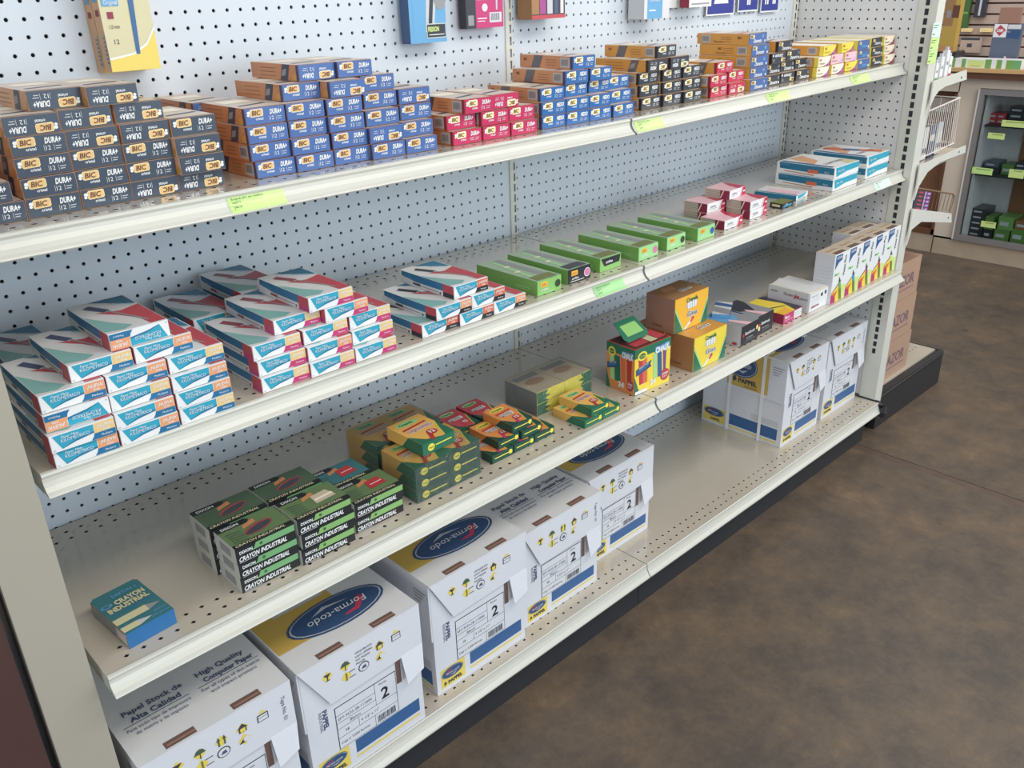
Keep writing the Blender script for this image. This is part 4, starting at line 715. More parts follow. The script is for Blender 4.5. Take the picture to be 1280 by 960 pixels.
# marker boxes, green
GB = [(-.291, -.380, 'green2', 'greendot', 'bright green marker box with dark dot, first from left in the row'), (-.196, -.374, 'black', 'pink', 'green marker box with black end and pink dot'), (-.091, -.368, 'flap', 'pink', 'green marker box with a black triangular flap'),
      (.0265, -.378, 'greenpale', 'pink', 'green marker box with pale end, torn top edge and pink dot'), (.129, -.377, 'greenpale', 'greendot', 'green marker box with pale end and black-green dot'), (.235, -.385, 'greenpale', 'bluedot', 'green marker box with pale end and round blue dot')]
for x, y, e_, dt, lab in GB: put('marker_box', 'g'+e_+dt, green_box(e_, dt), (x, y, zs(2, x)+.0004), 0, lab, 'box', 'row of green marker boxes', slope(2, x))
# red and white staple boxes
for x, y, n, rz, lab in ((.3556, -.378, 0, 0, 'red and white box lying alone at the front of its group'), (.392, -.3005, 0, 0, 'red and white box, bottom of the left pile'), (.394, -.300, 1, 0, 'red and white box, upper of the left pile'),
                         (.478, -.371, 0, 0, 'red and white box, bottom of the right pair'), (.476, -.371, 1, 0, 'red and white box, upper of the right pair'), (.487, -.297, 0, 0, 'red and white box, bottom one behind the right pair'), (.487, -.297, 1, 0, 'red and white box, upper one behind the right pair'), (.462, -.318, 2, .06, 'red and white box turned askew on top of the others')):
    put('staple_box', 'st', staple_box, (x, y, zs(2, x)+n*.0226+.0004), rz, lab, 'box', 'red and white staple boxes', slope(2, x))
b = MB(); b.box(0, .078, 0, .12, 0, .013, 'tealdark', top='kgrey', front='white'); F = Fr((0,0,0),(1,0,0),(0,0,1)); b.poly(F, [(.01, .002), (.05, .004), (.074, .012), (.01, .012)], 'teal'); T = Fr((0,0,.013),(1,0,0),(0,1,0)); b.rect(T, .02, .05, .01, .1, 'flesh'); b.rect(T, .004, .012, .0, .12, 'tealdark')
tag(link('pen_box', b.mesh(), None, (.722, -.360, zs(2, .72)+.0004), (0, slope(2, .7), .12)), 'thin teal and white box lying flat left of the pencil boxes', 'box')
b = MB(); b.box(0, .055, 0, .036, 0, .0135, 'black', top='olive'); F = Fr((0,0,0),(1,0,0),(0,0,1)); b.poly(F, [(.006, .003), (.045, .004), (.048, .008), (.008, .007)], 'teal'); b.text(F, 'SHARPIE', .012, .0085, .003, 'white', maxw=.03); b.rect(Fr((0,.036,0),(0,-1,0),(0,0,1)), .006, .03, .004, .010, 'gold')
tag(link('lead_box', b.mesh(), None, (.620, -.378, zs(2, .62)+.0004), (0, slope(2, .6), .0)), 'tiny black and olive box between staple boxes and pencil boxes', 'box')
for x, y, n, pic, lab in ((.875, -.383, 0, 0, 'flat blue and white pencil box, lower of the near pair'), (.880, -.381, 1, 0, 'flat blue and white pencil box, upper of the near pair'), (1.072, -.381, 0, 0, 'flat blue and white pencil box, lower of the far pair'), (1.074, -.380, 1, 1, 'flat pencil box picturing orange pens, upper of the far pair')):
    put('pencil_box', 'pb%d' % pic, pencil_box(pic), (x, y, zs(2, x)+n*.0322+.0004), 0, lab, 'box', 'blue and white pencil boxes', slope(2, x))
# third shelf
b = MB(); w, d, h = .0745, .113, .0268; F, FF, Lf, T = faces(w, d, h); b.box(0, w, 0, d, 0, h, 'cblue', top='teal2', left='grey')
b.text(T, 'DIXON 1', w*.36, d*.84, .0075, 'skyblue', bold=.02, maxw=w*.5); b.text(T, 'CRAYON', w*.30, d*.66, .0115, 'gold', bold=.05, maxw=w*.62); b.text(T, 'INDUSTRIAL', w*.08, d*.53, .0115, 'gold', bold=.05, maxw=w*.84); b.ell(T, w*.14, d*.72, .009, .005, 'skyblue', .0004, 12); b.ell(T, w*.14, d*.72, .006, .003, 'teal2', .0007, 12)
b.rect(T, w*.35, w*.95, d*.475, d*.49, 'cblue'); b.rect(T, 0, w*.68, d*.24, d*.38, 'gold'); b.poly(T, [(w*.68, d*.24), (w*.95, d*.30), (w*.68, d*.38)], 'grey'); b.rect(T, 0, w*.34, d*.04, d*.16, 'gold'); b.poly(T, [(w*.34, d*.04), (w*.62, d*.10), (w*.34, d*.16)], 'lightgrey'); b.text(T, 'blanco', w*.70, d*.14, .0055, 'skyblue', maxw=w*.25); b.text(T, '144 piezas', w*.60, d*.05, .0055, 'skyblue', maxw=w*.36)
b.rect(Lf, d*.70, d*.97, .004, h-.004, 'cboxside', .0004); b.rect(Lf, d*.78, d*.90, .008, h-.008, 'flesh', .0007)
t = link('crayon_box', b.mesh(), None, (-1.1767, -.4177, zs(3, -1.17)+.0004), (0, 0, .09)); tag(t, 'lone blue and teal industrial crayon box at the left end', 'box')
q = MB(); q.slab(T, [(.0005, d*.93), (w-.0005, d*.93), (w-.004, d+.003), (.004, d+.003)], .0006, 'teal2', .0003); link('top_flap', q.mesh(), t)
CR = [(-.9985, -.420, 0, 'cgreen2', 'greentop', 'oval', 'front left column'), (-.892, -.4255, 0, 'cgreen', 'greentop', 'box', 'front middle column'), (-.7785, -.4125, 0, 'cgreen', 'green', 'red', 'front right column')]
for ci, (x, y, _, fr, tp, pic, where) in enumerate(CR):
    nn = 2 if ci == 2 else 3
    for n in range(nn):
        lv = {0: 'bottom', nn-1: 'top'}.get(n, 'middle')
        put('crayon_box', 'ci%d%d' % (ci, n == nn-1), crayon_ind(fr, 'ctop' if n == nn-1 else 'cgreendark', pic), (x+(.004 if n == 1 and ci == 1 else .003 if n == 1 and ci == 2 else 0)+(-.002 if n == 2 and ci == 0 else 0), y-(.003*n if ci == 0 else 0), zs(3, x)+n*.0293+.0004), 0, 'green industrial crayon box, %s of the %s' % (lv, where), 'box', 'green industrial crayon boxes, front row')
for ci, (x, y, tp, nn, where) in enumerate(((-1.004, -.3475, 'cgreendark', 3, 'rear left column'), (-.897, -.3445, 'cgreendark', 3, 'rear middle column'), (-.789, -.340, 'teal2', 2, 'rear right column'))):
    for n in range(nn):
        lv = {0: 'bottom', nn-1: 'top'}.get(n, 'middle')
        put('crayon_box', 'cb%d%d' % (ci, n == nn-1), crayon_ind('cgreen2', tp, 'oval' if ci != 2 else 'red'), (x, y, zs(3, x)+n*.0293+.0004), 0, 'green industrial crayon box, %s of the %s' % (lv, where), 'box', 'green industrial crayon boxes, rear row')
def pack(name, loc, nx, nz, w, d, h, bd, key, label, film=True, rz=0):
    t = empty(name, loc, rz); tag(t, label, 'crayon pack', 'shrink-wrapped crayon packs')
    if key not in CACHE: CACHE[key] = bd()
    for j in range(nz):
        for i in range(nx):
            p = link('crayon_box', CACHE[key][0][1], t, (i*w, 0, j*h)); link('end_panel', CACHE[key][1][1], p)
    b = MB(); a = .0022; W_, H_ = nx*w, nz*h; random.seed(5)
    N = 9; vs = []; fs = []
    def grid(o, u, v, nu, nv):
        k = len(vs); n_ = Vector(u).cross(Vector(v)).normalized()
        for q in range(nv+1):
            for p in range(nu+1):
                e = 0 if p in (0, nu) or q in (0, nv) else random.uniform(-.0006, .0012)
                vs.append(tuple(Vector(o)+Vector(u)*p/nu+Vector(v)*q/nv+n_*e))
        for q in range(nv):
            for p in range(nu): fs.append((k+q*(nu+1)+p, k+q*(nu+1)+p+1, k+(q+1)*(nu+1)+p+1, k+(q+1)*(nu+1)+p))
    grid((-a, -a, -.0), (W_+2*a, 0, 0), (0, 0, H_+a), 14, 8); grid((-a, -a, H_+a), (W_+2*a, 0, 0), (0, d+2*a, 0), 12, 10); grid((-a, d+a, 0), (0, -d-2*a, 0), (0, 0, H_+a), 10, 8); grid((W_+a, -a, 0), (0, d+2*a, 0), (0, 0, H_+a), 8, 6)
    b.add(vs, fs, 'film'); link('shrink_film', b.mesh(), t); return t
C12 = crayola(.0775, .103, .0242, 'cryellow', 'crgreen', True, 'crgreendk')
pack('crayon_pack', (-.6425, -.412, zs(3, -.64)+.0004), 2, 3, .0778, .103, .0243, C12, 'c12', 'film-wrapped pack of six green and yellow crayon boxes, nearest the edge')
pack('crayon_pack', (-.640, -.292, zs(3, -.64)+.0004), 2, 3, .0778, .103, .0243, C12, 'c12', 'film-wrapped crayon pack standing at the back behind the front pack')
put('crayon_box', 'c12s', crayola(.079, .105, .0250, 'cryellow', 'crgreen', True, 'crgreen'), (-.606, -.390, zs(3, -.6)+.0755), .03, 'single yellow and green crayon box lying on top of the wrapped pack', 'box', None)
GS = crayola(.0575, .088, .0183, 'crorange', 'crgreendk', False, 'crgreendk', 'GISES')
for i, (x, y, n, lab) in enumerate(((-.450, -.405, 0, 'orange chalk box, bottom row, first from left'), (-.389, -.404, 0, 'orange chalk box, bottom row, second from left'), (-.3285, -.403, 0, 'orange chalk box, bottom row, third from left'), (-.424, -.396, 1, 'orange chalk box, second row, left one'), (-.362, -.399, 1, 'orange chalk box, second row, right one'), (-.382, -.393, 2, 'orange chalk box alone on top of its pile'))):
    put('chalk_box', 'gs', GS, (x, y, zs(3, x)+n*.0188+.0004), 0, lab, 'box', 'orange chalk boxes')
for i, (x, y, n, lab) in enumerate(((-.455, -.3135, 0, 'pinkish chalk box at the back, bottom one'), (-.445, -.3035, 1, 'pinkish chalk box at the back, upper left'), (-.380, -.302, 0, 'orange chalk box at the back, lower right'), (-.379, -.301, 1, 'orange chalk box at the back, upper right'))):
    put('chalk_box', 'gs2', crayola(.0575, .088, .0183, 'kred', 'crgreendk', False, 'crgreendk', 'GISES'), (x, y, zs(3, x)+n*.0188+.0004), 0, lab, 'box', 'chalk boxes at the back')
YB = crayola(.0575, .093, .0190, 'cryellow', 'crgreen', False, 'crgreen')
for x, y, n, lab in ((-.2135, -.437, 0, 'small yellow crayon box, bottom left of three'), (-.1550, -.437, 0, 'small yellow crayon box, bottom right of three'), (-.190, -.435, 1, 'small yellow crayon box on top of the other two')):
    put('crayon_box', 'yb', YB, (x, y, zs(3, x)+n*.0194+.0004), 0, lab, 'box', 'small yellow crayon boxes')
def yfront():
    w, d, h = .0875, .100, .0275; b = MB(); F, FF, Lf, T = faces(w, d, h); b.box(0, w, .0005, d, 0, h, 'lemon', top='tan', left='grey')
    b.ell(T, w*.5, d*.5, w*.3, d*.15, 'kraft'); b.rect(T, w*.1, w*.9, d*.7, d*.9, 'grey'); m1 = b.mesh()
    q = MB(); q.box(.0003, w-.0003, -.0005, .0008, .0003, h-.0003, 'lemon'); G_ = Fr((0,-.0005,0),(1,0,0),(0,0,1)); return m1, q, G_, w, h
def yl():
    m1, q, G_, w, h = yfront(); q.poly(G_, [(.0005,.0005),(w*.42,.0005),(w*.28,h*.3),(w*.50,h*.5),(w*.30,h*.62),(w*.40,h-.0005),(.0005,h-.0005)], 'crgreen'); q.rect(G_, w*.55, w*.95, h*.03, h*.08, 'tan'); return [('crayon_box', m1), ('end_panel', q.mesh())]
def yr():
    m1, q, G_, w, h = yfront(); q.poly(G_, [(w-.0005,.0005),(w*.58,.0005),(w*.72,h*.3),(w*.50,h*.5),(w*.70,h*.62),(w*.60,h-.0005),(w-.0005,h-.0005)], 'crgreen'); return [('crayon_box', m1), ('end_panel', q.mesh())]
t = pack('crayon_pack', (-.240, -.322, zs(3, -.2)+.0004), 2, 2, .0885, .10, .0280, yl, 'yl', 'film-wrapped crayon pack with yellow starburst front, behind the small yellow boxes')
CACHE['yr'] = yr()
for ch in list(t.children):
    if ch.name.startswith('crayon_box') and ch.location.x > .05:
        ch.data = CACHE['yr'][0][1]
        for g in ch.children: g.data = CACHE['yr'][1][1]
# sidewalk chalk box with its lid up
w, d, h = .124, .086, .113; F, FF, Lf, T = faces(w, d, h); b = MB(); b.box(0, w, 0, d, 0, h, 'crgreen', front='yellow', left='crorange', top='crred')
def chalkface(b, F, W_, dim):
    cs = [('offred', .10, .20), ('orangered', .20, .32), ('yellow', .34, .48), ('greenpale', .50, .60), ('pblue', .62, .74), ('violet', .78, .88)] if not dim else [('greenpale', .12, .26), ('crgreen', .28, .48), ('orangered', .52, .66), ('crred', .72, .90)]
    b.rect(F, 0, W_, h*.80, h, 'crgreen'); b.poly(F, [(0, 0), (W_*.16, 0), (0, h*.42)], 'crgreen')
    for k, (c, a0, a1) in enumerate(cs): b.poly(F, [(W_*(a0+.04), h*.20), (W_*(a1+.04 if a1 < .8 else a1), h*.20), (W_*a1, h*.76), (W_*a0, h*.76)], c, .0005)
    b.ell(F, W_*.20, h*.82, W_*.13, h*.10, 'lemon', .0008, 16); b.ell(F, W_*.20, h*.82, W_*.09, h*.06, 'crgreen', .0011, 14); b.text(F, 'Crayola', W_*.13, h*.80, .006, 'lemon', l=.0014, maxw=W_*.14)
    b.poly(F, [(W_*.54, h*.76), (W_*.96, h*.80), (W_*.94, h*.92), (W_*.56, h*.90)], 'skyblue', .0008); b.text(F, 'CHALK', W_*.56, h*.76, .014, 'white', l=.0012, bold=.06, maxw=W_*.40); b.text(F, 'sidewalk', W_*.60, h*.875, .006, 'pblue', l=.0012, maxw=W_*.3)
    b.poly(F, [(W_*.04, h*.42), (W_*.46, h*.52), (W_*.42, h*.58), (W_*.46, h*.66), (W_*.04, h*.56)], 'poval', .0012); b.text(F, 'GREAT FOR', W_*.12, h*.545, .0055, 'white', l=.0016, rot=.2, maxw=W_*.26); b.text(F, 'CREATIVITY', W_*.08, h*.48, .0055, 'skyblue', l=.0016, rot=.2, maxw=W_*.30)
    b.text(F, '24', W_*.44, h*.10, .013, 'white', l=.0012, bold=.05); b.ell(F, W_*.86, h*.20, W_*.13, h*.13, 'offred', .0010, 12); b.text(F, 'LAVABLE', W_*.77, h*.21, .005, 'white', l=.0014, bold=.03, maxw=W_*.18); b.text(F, 'EASY', W_*.79, h*.14, .006, 'white', l=.0014, maxw=W_*.14)
chalkface(b, F, w, False); b.rect(F, w*.02, w*.36, h*.01, h*.08, 'white', .0014); chalkface(b, Lf, d, True)
b.rect(T, .004, w-.004, .004, d-.004, 'maroon', .0004); b.rect(T, .015, w*.5, .012, d*.55, 'offred', .0008); b.rect(T, w*.52, w*.72, .01, d*.8, 'gold', .0008); b.rect(T, w*.74, w*.95, .012, d*.7, 'kred', .0008)
t = link('chalk_box', b.mesh(), None, (-.017, -.4115, zs(3, 0)+.0004), (0, 0, -.045)); tag(t, 'colourful green chalk box with its lid flap sticking up', 'box')
q = MB(); Q = Fr((.012, .030, h+.006), (1, .05, .02), (-.05, .82, .55)); q.slab(Q, [(0, 0), (.070, 0), (.078, .012), (.074, .058), (.004, .060), (-.006, .012)], .001, 'crgreen'); q.poly(Q, [(.010, .014), (.066, .013), (.064, .045), (.012, .046)], 'green2', .0014); link('lid_flap', q.mesh(), t)
put('chalk_box', 'cl', chalk_big('yellow', 'amber', 'brown'), (.181, -.431, zs(3, .18)+.0004), 0, 'yellow front chalk box, lower one nearest the shelf edge', 'box', 'large chalk boxes')
put('chalk_box', 'cl', chalk_big('yellow', 'amber', 'brown'), (.178, -.3445, zs(3, .18)+.0004), 0, 'hidden yellow chalk box carrying the orange one from behind', 'box', 'large chalk boxes')
put('chalk_box', 'ch', chalk_big('sticker', 'brown', 'kraftdark'), (.169, -.379, zs(3, .18)+.0878), 0, 'orange front chalk box stacked on top of the yellow chalk box', 'box', 'large chalk boxes')
def black_marker(w, dots):
    def f():
        d, h = .115, .0545; F, FF, Lf, T = faces(w, d, h); b = MB(); b.box(0, w, .0005, d, 0, h, 'black', left='lightgrey', top='grey', front='black')
        b.rect(Lf, 0, d*.6, h*.5, h-.001, 'pblue', .0003); b.ell(Lf, d*.85, h*.12, .008, .004, 'crred', .0005, 8); b.poly(T, [(0, d*.5), (w*.5, d*.3), (w, d*.8), (w, d), (0, d)], 'skyblue' if dots else 'charcoal', .0003); b.poly(T, [(w*.3, 0), (w*.6, 0), (w*.3, d*.5), (w*.2, d*.4)], 'flesh', .0006)
        b.ell(F, w*.12, h*.52, .0045, .0055, 'crred', .0004, 10); b.text(F, 'Esterbrook', w*.22, h*.50, .0085, 'white', l=.0005, maxw=w*.55, bold=.02); b.text(F, 'marcadores', w*.30, h*.28, .005, 'lightgrey', l=.0005, maxw=w*.5); b.ell(F, w*(.90 if dots else .10), h*(.62 if dots else .35), .005, .0065, 'logopale', .0005, 10); b.rect(F, w*.3, w*.8, h*.18, h*.20, 'grey')
        q = MB(); q.box(0, w, -.0004, .0008, .0005, h-.0005, 'black'); return [('marker_box', b.mesh())]
    return f
put('marker_box', 'bm1', black_marker(.0865, True), (.3905, -.429, zs(3, .39)+.0004), .04, 'black marker box with grey side, nearer of the black pair', 'box', 'black marker boxes')
put('marker_box', 'bm2', black_marker(.078, False), (.4835, -.419, zs(3, .48)+.0004), .02, 'black marker box with rounded corner, farther of the black pair', 'box', 'black marker boxes')
b = MB(); b.box(0, .10, 0, .045, 0, .011, 'skyblue', top='papergrey', front='charcoal'); T = Fr((0,0,.011),(1,0,0),(0,1,0)); b.poly(T, [(0, 0), (.04, 0), (.06, .045), (.02, .045)], 'grey'); b.poly(T, [(.06, 0), (.08, 0), (.095, .045), (.07, .045)], 'pblue')
tag(link('blister_pack', b.mesh(), None, (.420, -.372, zs(3, .42)+.0555), (.0, 0, .5)), 'grey and blue flat pack lying askew across the black marker boxes', 'pack')
w, d, h = .0955, .125, .0272; F, FF, Lf, T = faces(w, d, h); b = MB(); b.box(0, w, 0, d, 0, h, 'magenta', top='yellow', left='reddark'); b.rect(T, w*.55, w, 0, d, 'charcoal', .0003); b.poly(T, [(0, .0), (w*.6, .0), (w*.85, d*.4), (w*.7, d), (w*.2, d), (.0, d*.6)], 'yellow', .0006); b.poly(T, [(0, 0), (w*.5, 0), (w*.6, d*.25), (0, d*.2)], 'sticker', .0009); b.poly(T, [(w*.1, d*.45), (w*.7, d*.28), (w*.72, d*.31), (w*.12, d*.49)], 'ink', .0012)
b.text(F, 'Baco', w*.06, h*.5, .009, 'white', bold=.03, maxw=w*.4); b.rect(F, w*.06, w*.5, h*.26, h*.32, 'flesh'); b.rect(F, w*.56, w*.98, h*.10, h*.92, 'white', .0004)
for k in range(3): b.rect(F, w*.6, w*.94, h*(.28+.2*k), h*(.32+.2*k), 'grey', .0007)
tag(link('marker_box', b.mesh(), None, (.604, -.425, zs(3, .6)+.0004), (0, 0, 0)), 'low magenta box with yellow top and white label', 'box')
w, d, h = .1015, .130, .0560; F, FF, Lf, T = faces(w, d, h); b = MB(); b.box(0, w, 0, d, 0, h, 'papergrey', top='cream'); b.rect(Lf, d-.006, d, 0, h, 'white', .0004); b.text(Lf, 'Marcador', .050, h*.66, .009, 'ink', maxw=.030); b.text(Lf, 'plus', .082, h*.62, .012, 'crred', maxw=.016, bold=.04); b.text(Lf, 'pizarron', .100, h*.60, .008, 'ink', maxw=.024); b.rect(Lf, .008, .030, h*.72, h*.80, 'grey')
b.rect(F, .002, w-.002, .002, h-.003, 'white'); b.text(F, 'MARCADOR', .010, h*.74, .005, 'grey', l=.0006, maxw=.04); b.rect(F, w*.60, w*.70, h*.62, h*.80, 'black', .0006); b.rect(F, w*.80, w*.90, h*.66, h*.84, 'black', .0006); b.text(F, 'pizarron', .012, h*.18, .009, 'reddark', l=.0006, bold=.03, maxw=.06)
for k in range(3): b.rect(F, .010, w*.55, h*(.4+.1*k), h*(.42+.1*k), 'lightgrey', .0006)
t = link('marker_box', b.mesh(), None, (.727, -.431, zs(3, .73)+.0004), (0, 0, 0)); tag(t, 'white whiteboard-marker box with open wavy top flaps', 'box')
q = MB(); 
for x0_, x1_, z1_, z2_ in ((.002, .050, .001, .006), (.052, .099, .004, .0015)): q.add([(x0_, .006, h+z1_), (x1_, .004, h+z2_), (x1_, d-.004, h+z2_+.003), (x0_, d-.006, h+z1_+.001), (x0_, .006, h+z1_-.001), (x1_, .004, h+z2_-.001), (x1_, d-.004, h+z2_+.002), (x0_, d-.006, h+z1_)], [(0,1,2,3),(7,6,5,4),(0,4,5,1),(1,5,6,2),(2,6,7,3),(3,7,4,0)], 'kgrey')
link('top_flap', q.mesh(), t)
VB = [(.829, 'cgreen2', 'green'), (.9155, 'teal', 'blue'), (1.002, 'purple', 'magenta'), (1.0885, 'kred', 'dull red'), (1.175, 'lime', 'yellow-green')]
for k, (x, c, nm) in enumerate(VB): put('marker_box', 'v'+c, vision_box(c), (x, -.4395+.0022*k, zs(3, x)+.0004), 0, 'upright white marker box picturing a %s marker, %s from left' % (nm, nth(k)), 'box', 'upright white marker boxes')
for k, x in enumerate((1.052, 1.140)): put('marker_box', 'vpaper', vision_box('grey'), (x, -.372, zs(3, x)+.0004), 0, 'upright white marker box in the back row, %s' % ('left one', 'right one')[k], 'box', 'upright white marker boxes in the back row')
# big paper cartons on the base shelf
zb = .1323
PC = [(-1.214, -.448, .247, .285, .284, 'text', False, 'white paper carton at the left end, half cut off by the frame bottom'),
      (-.944, -.446, .2505, .285, .282, 'oval', False, 'white paper carton with blue oval lid, second from left'),
      (-.641, -.422, .250, .285, .280, 'oval', False, 'white paper carton with blue oval lid, third from left'),
      (-.372, -.402, .245, .285, .255, 'text', False, 'white paper carton with printed words on its lid, fourth from left'),
      (-.105, -.352, .240, .285, .252, 'oval', False, 'white paper carton, fifth from left, beside the empty shelf space'),
      (.757, -.375, .222, .288, .289, 'oval', True, 'white paper carton tied with two white straps, yellow print on its side'),
      (1.012, -.372, .232, .285, .283, 'text', False, 'white paper carton farthest right, wedged against the end panel')]
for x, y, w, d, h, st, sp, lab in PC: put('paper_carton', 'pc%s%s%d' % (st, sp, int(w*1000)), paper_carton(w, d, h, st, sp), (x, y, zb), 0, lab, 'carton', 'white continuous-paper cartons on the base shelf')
# brown razor cartons on the end cap base
for n in range(3):
    x = (1.604, 1.592, 1.582)[n]; b = MB(); w, d, h = .25, .42, (.143, .146, .136)[n]; b.box(x-w, x, -.3876, -.3876+d, 0, h, 'kraft', right='kraft', top='kraftdark'); F = Fr((x-w, -.3876, 0), (1,0,0), (0,0,1))
    b.text(F, 'RAZOR', w*.20, h*.36, .040, 'kraftink', maxw=w*.64, bold=.01); b.rect(F, w*.30, w*.86, h*.24, h*.265, 'kraftink')
    tag(link('carton', b.mesh(), None, (0, 0, .1408+(0, .144, .291)[n])), 'brown cardboard carton on the end cap base, %s of three' % ('bottom', 'middle', 'top')[n], 'carton', 'brown cartons on the end cap base')
# ------------------------------------------------------------ things hanging from the pegboard
def hook(parent, x, z, y): 
    q = MB(); q.tube([(x, .002, z), (x, y, z), (x, y-.006, z+.01)], .0022, 'wire'); link('peg_hook', q.mesh(), parent)
for k, (dy, lab) in enumerate(((-.062, 'yellow pen box hanging in front, picturing a big blue pen'), (-.030, 'yellow pen box hanging right behind the front one'))):
    t = empty('pen_pack', (-.900+.000*k, dy, 1.349-.003*k)); tag(t, lab, 'box', 'yellow pen boxes hanging on a hook'); w, d, h = .078, .028, .17; b = MB(); b.box(0, w, 0, d, 0, h, 'sticker', left='orangepale', front='gold'); F, FF, Lf, T = faces(w, d, h)
    b.poly(F, [(0, 0), (w, 0), (w, .060), (w*.8, .038), (w*.5, .024), (0, .018)], 'pyellow'); b.poly(F, [(0, .020), (w*.5, .026), (w*.8, .040), (w, .063), (w, .058), (w*.8, .036), (w*.5, .023), (0, .017)], 'white', .0006); b.poly(F, [(w*.75, .11), (w, .135), (w, .17), (w*.85, .17)], 'crred', .0005); b.poly(F, [(w*.35, .17), (w*.62, .115), (w*.55, .17)], 'cgreendark', .0005)
    b.poly(F, [(w*.55, .024), (w*.63, .024), (w*.70, .12), (w*.58, .12)], 'pblue', .0008); b.poly(F, [(w*.56, .12), (w*.72, .12), (w*.78, .17), (w*.54, .17)], 'lightgrey', .0008)
    b.rect(F, w*.05, w*.38, .094, .106, 'skyblue', .0008); b.text(F, 'Original', w*.09, .0965, .0065, 'white', l=.0012, maxw=w*.26); b.rect(F, w*.12, w*.24, .076, .086, 'reddark', .0008); b.text(F, '1.0 mm', w*.12, .062, .006, 'ink', l=.0008, maxw=w*.2); b.text(F, '12', w*.16, .040, .007, 'ink', l=.0008)
    for z_ in (.10,): b.rect(Lf, d*.2, d*.8, z_, z_+.010, 'skyblue', .0005)
    b.rect(Lf, d*.3, d*.75, .080, .089, 'reddark', .0005); b.rect(Lf, d*.62, d*.97, .008, .055, 'barcode', .0005)
    for q_ in range(7): b.rect(Lf, d*.68, d*.92, .012+q_*.006, .0145+q_*.006, 'bars', .0008)
    link('carton', b.mesh(), t)
    if k: hook(t, .039, .150, .03)
def hang(name, x0, x1, z0_, dy, d, label, paint, ytop=1.52, grp=None):
    t = empty(name, ((x0+x1)/2, dy, z0_)); tag(t, label, 'pack' if 'sign' not in name else 'sign', grp); w, h = x1-x0, ytop-z0_; b = MB(); paint(b, w, d, h); link('card', b.mesh(), t, (-w/2, -d, 0)); hook(t, 0, h-.01, -dy-d+.0 if False else -.0+(-0)); return t
def pA(b, w, d, h):
    b.box(0, w, 0, d, 0, h, 'skyblue', left='poval'); F, FF, Lf, T = faces(w, d, h); b.rect(F, w*.10, w*.40, .004, h, 'skyblue'); b.poly(F, [(w*.42, .02), (w*.66, .02), (w*.85, h), (w*.55, h)], 'lightgrey'); b.poly(F, [(w*.50, .03), (w*.60, .03), (w*.80, h), (w*.70, h)], 'charcoal', .0006)
    b.rect(F, w*.44, w*.98, .008, .036, 'lightgrey', .0009); b.rect(F, w*.46, w*.96, .010, .034, 'charcoal', .0012); b.text(F, 'FRIXION', w*.48, .021, .009, 'lime', l=.0016, bold=.04, maxw=w*.30); b.rect(F, w*.5, w*.92, .014, .0155, 'white', .0016); b.ell(F, w*.85, .09, .018, .03, 'grey', .0005)
def pB(b, w, d, h):
    b.box(0, w, 0, d, 0, h, 'magenta', left='black'); F, FF, Lf, T = faces(w, d, h); b.rect(F, 0, w*.26, 0, h, 'charcoal'); b.poly(F, [(w*.04, h*.40), (w*.12, h*.40), (w*.20, h*.6), (w*.10, h*.6)], 'lightgrey', .0006); b.rect(F, w*.05, w*.20, .006, .026, 'grey', .0006); b.rect(F, w*.30, w*.72, .055, .09, 'flesh', .0005); b.rect(F, w*.62, w*.95, .010, .030, 'papergrey', .0005)
    for q_ in range(7): b.rect(F, w*(.66+q_*.035), w*(.675+q_*.035), .014, .028, 'ink', .0008)
    b.ell(F, w*.5, .040, .008, .008, 'white', .0006, 12); b.rect(F, w*.30, w*.55, .018, .020, 'white', .0006); b.rect(F, w*.30, w*.50, .013, .0145, 'white', .0006); b.poly(F, [(w*.80, .035), (w*.84, .035), (w*.88, h), (w*.80, h)], 'lightgrey', .0006)
def pC(b, w, d, h):
    b.box(0, w, 0, d, 0, h, 'charcoal', left='brown'); F, FF, Lf, T = faces(w, d, h)
    for a0, a1, c in ((.0, .22, 'brown'), (.24, .42, 'purple'), (.46, .62, 'lightgrey'), (.68, .78, 'inkblue'), (.86, .95, 'white')): b.rect(F, w*a0, w*a1, .010, h, c)
    b.rect(F, 0, w, 0, .008, 'kred', .0005)
def pD(b, w, d, h):
    b.box(0, w, 0, d, 0, h, 'lightgrey', front='skyblue'); F, FF, Lf, T = faces(w, d, h); b.rect(F, w*.72, w, 0, h, 'papergrey'); b.rect(F, 0, w*.12, 0, h, 'papergrey'); b.text(F, 'Cuenta Blanca', w*.2, .040, .006, 'white', maxw=w*.4); b.rect(F, w*.2, w*.45, .018, .021, 'white')
def pE(b, w, d, h):
    b.box(0, w, 0, d, 0, h, 'white', left='reddark'); F, FF, Lf, T = faces(w, d, h); b.rect(F, w*.02, w*.98, .022, h, 'kred'); b.poly(F, [(w*.2, .035), (w*.6, .045), (w*.85, h*.6), (w*.4, h*.5)], 'reddark', .0006); b.rect(F, w*.1, w*.9, .006, .010, 'grey')
hang('blister_pack', -.296, -.202, 1.352, -.012, .028, 'sky blue pen pack hanging from a hook, its bottom in view', pA)
hang('blister_pack', -.140, -.033, 1.372, -.010, .022, 'magenta and black pen pack hanging left of the middle post', pB)
hang('blister_pack', .030, .137, 1.383, -.012, .045, 'brown, purple and black pen pack hanging right of the middle post', pC)
hang('blister_pack', .418, .520, 1.366, -.012, .050, 'grey pack with sky blue label hanging in the right bay', pD)
hang('blister_pack', .615, .715, 1.386, -.025, .030, 'red and white pack hanging before the round sign', pE)
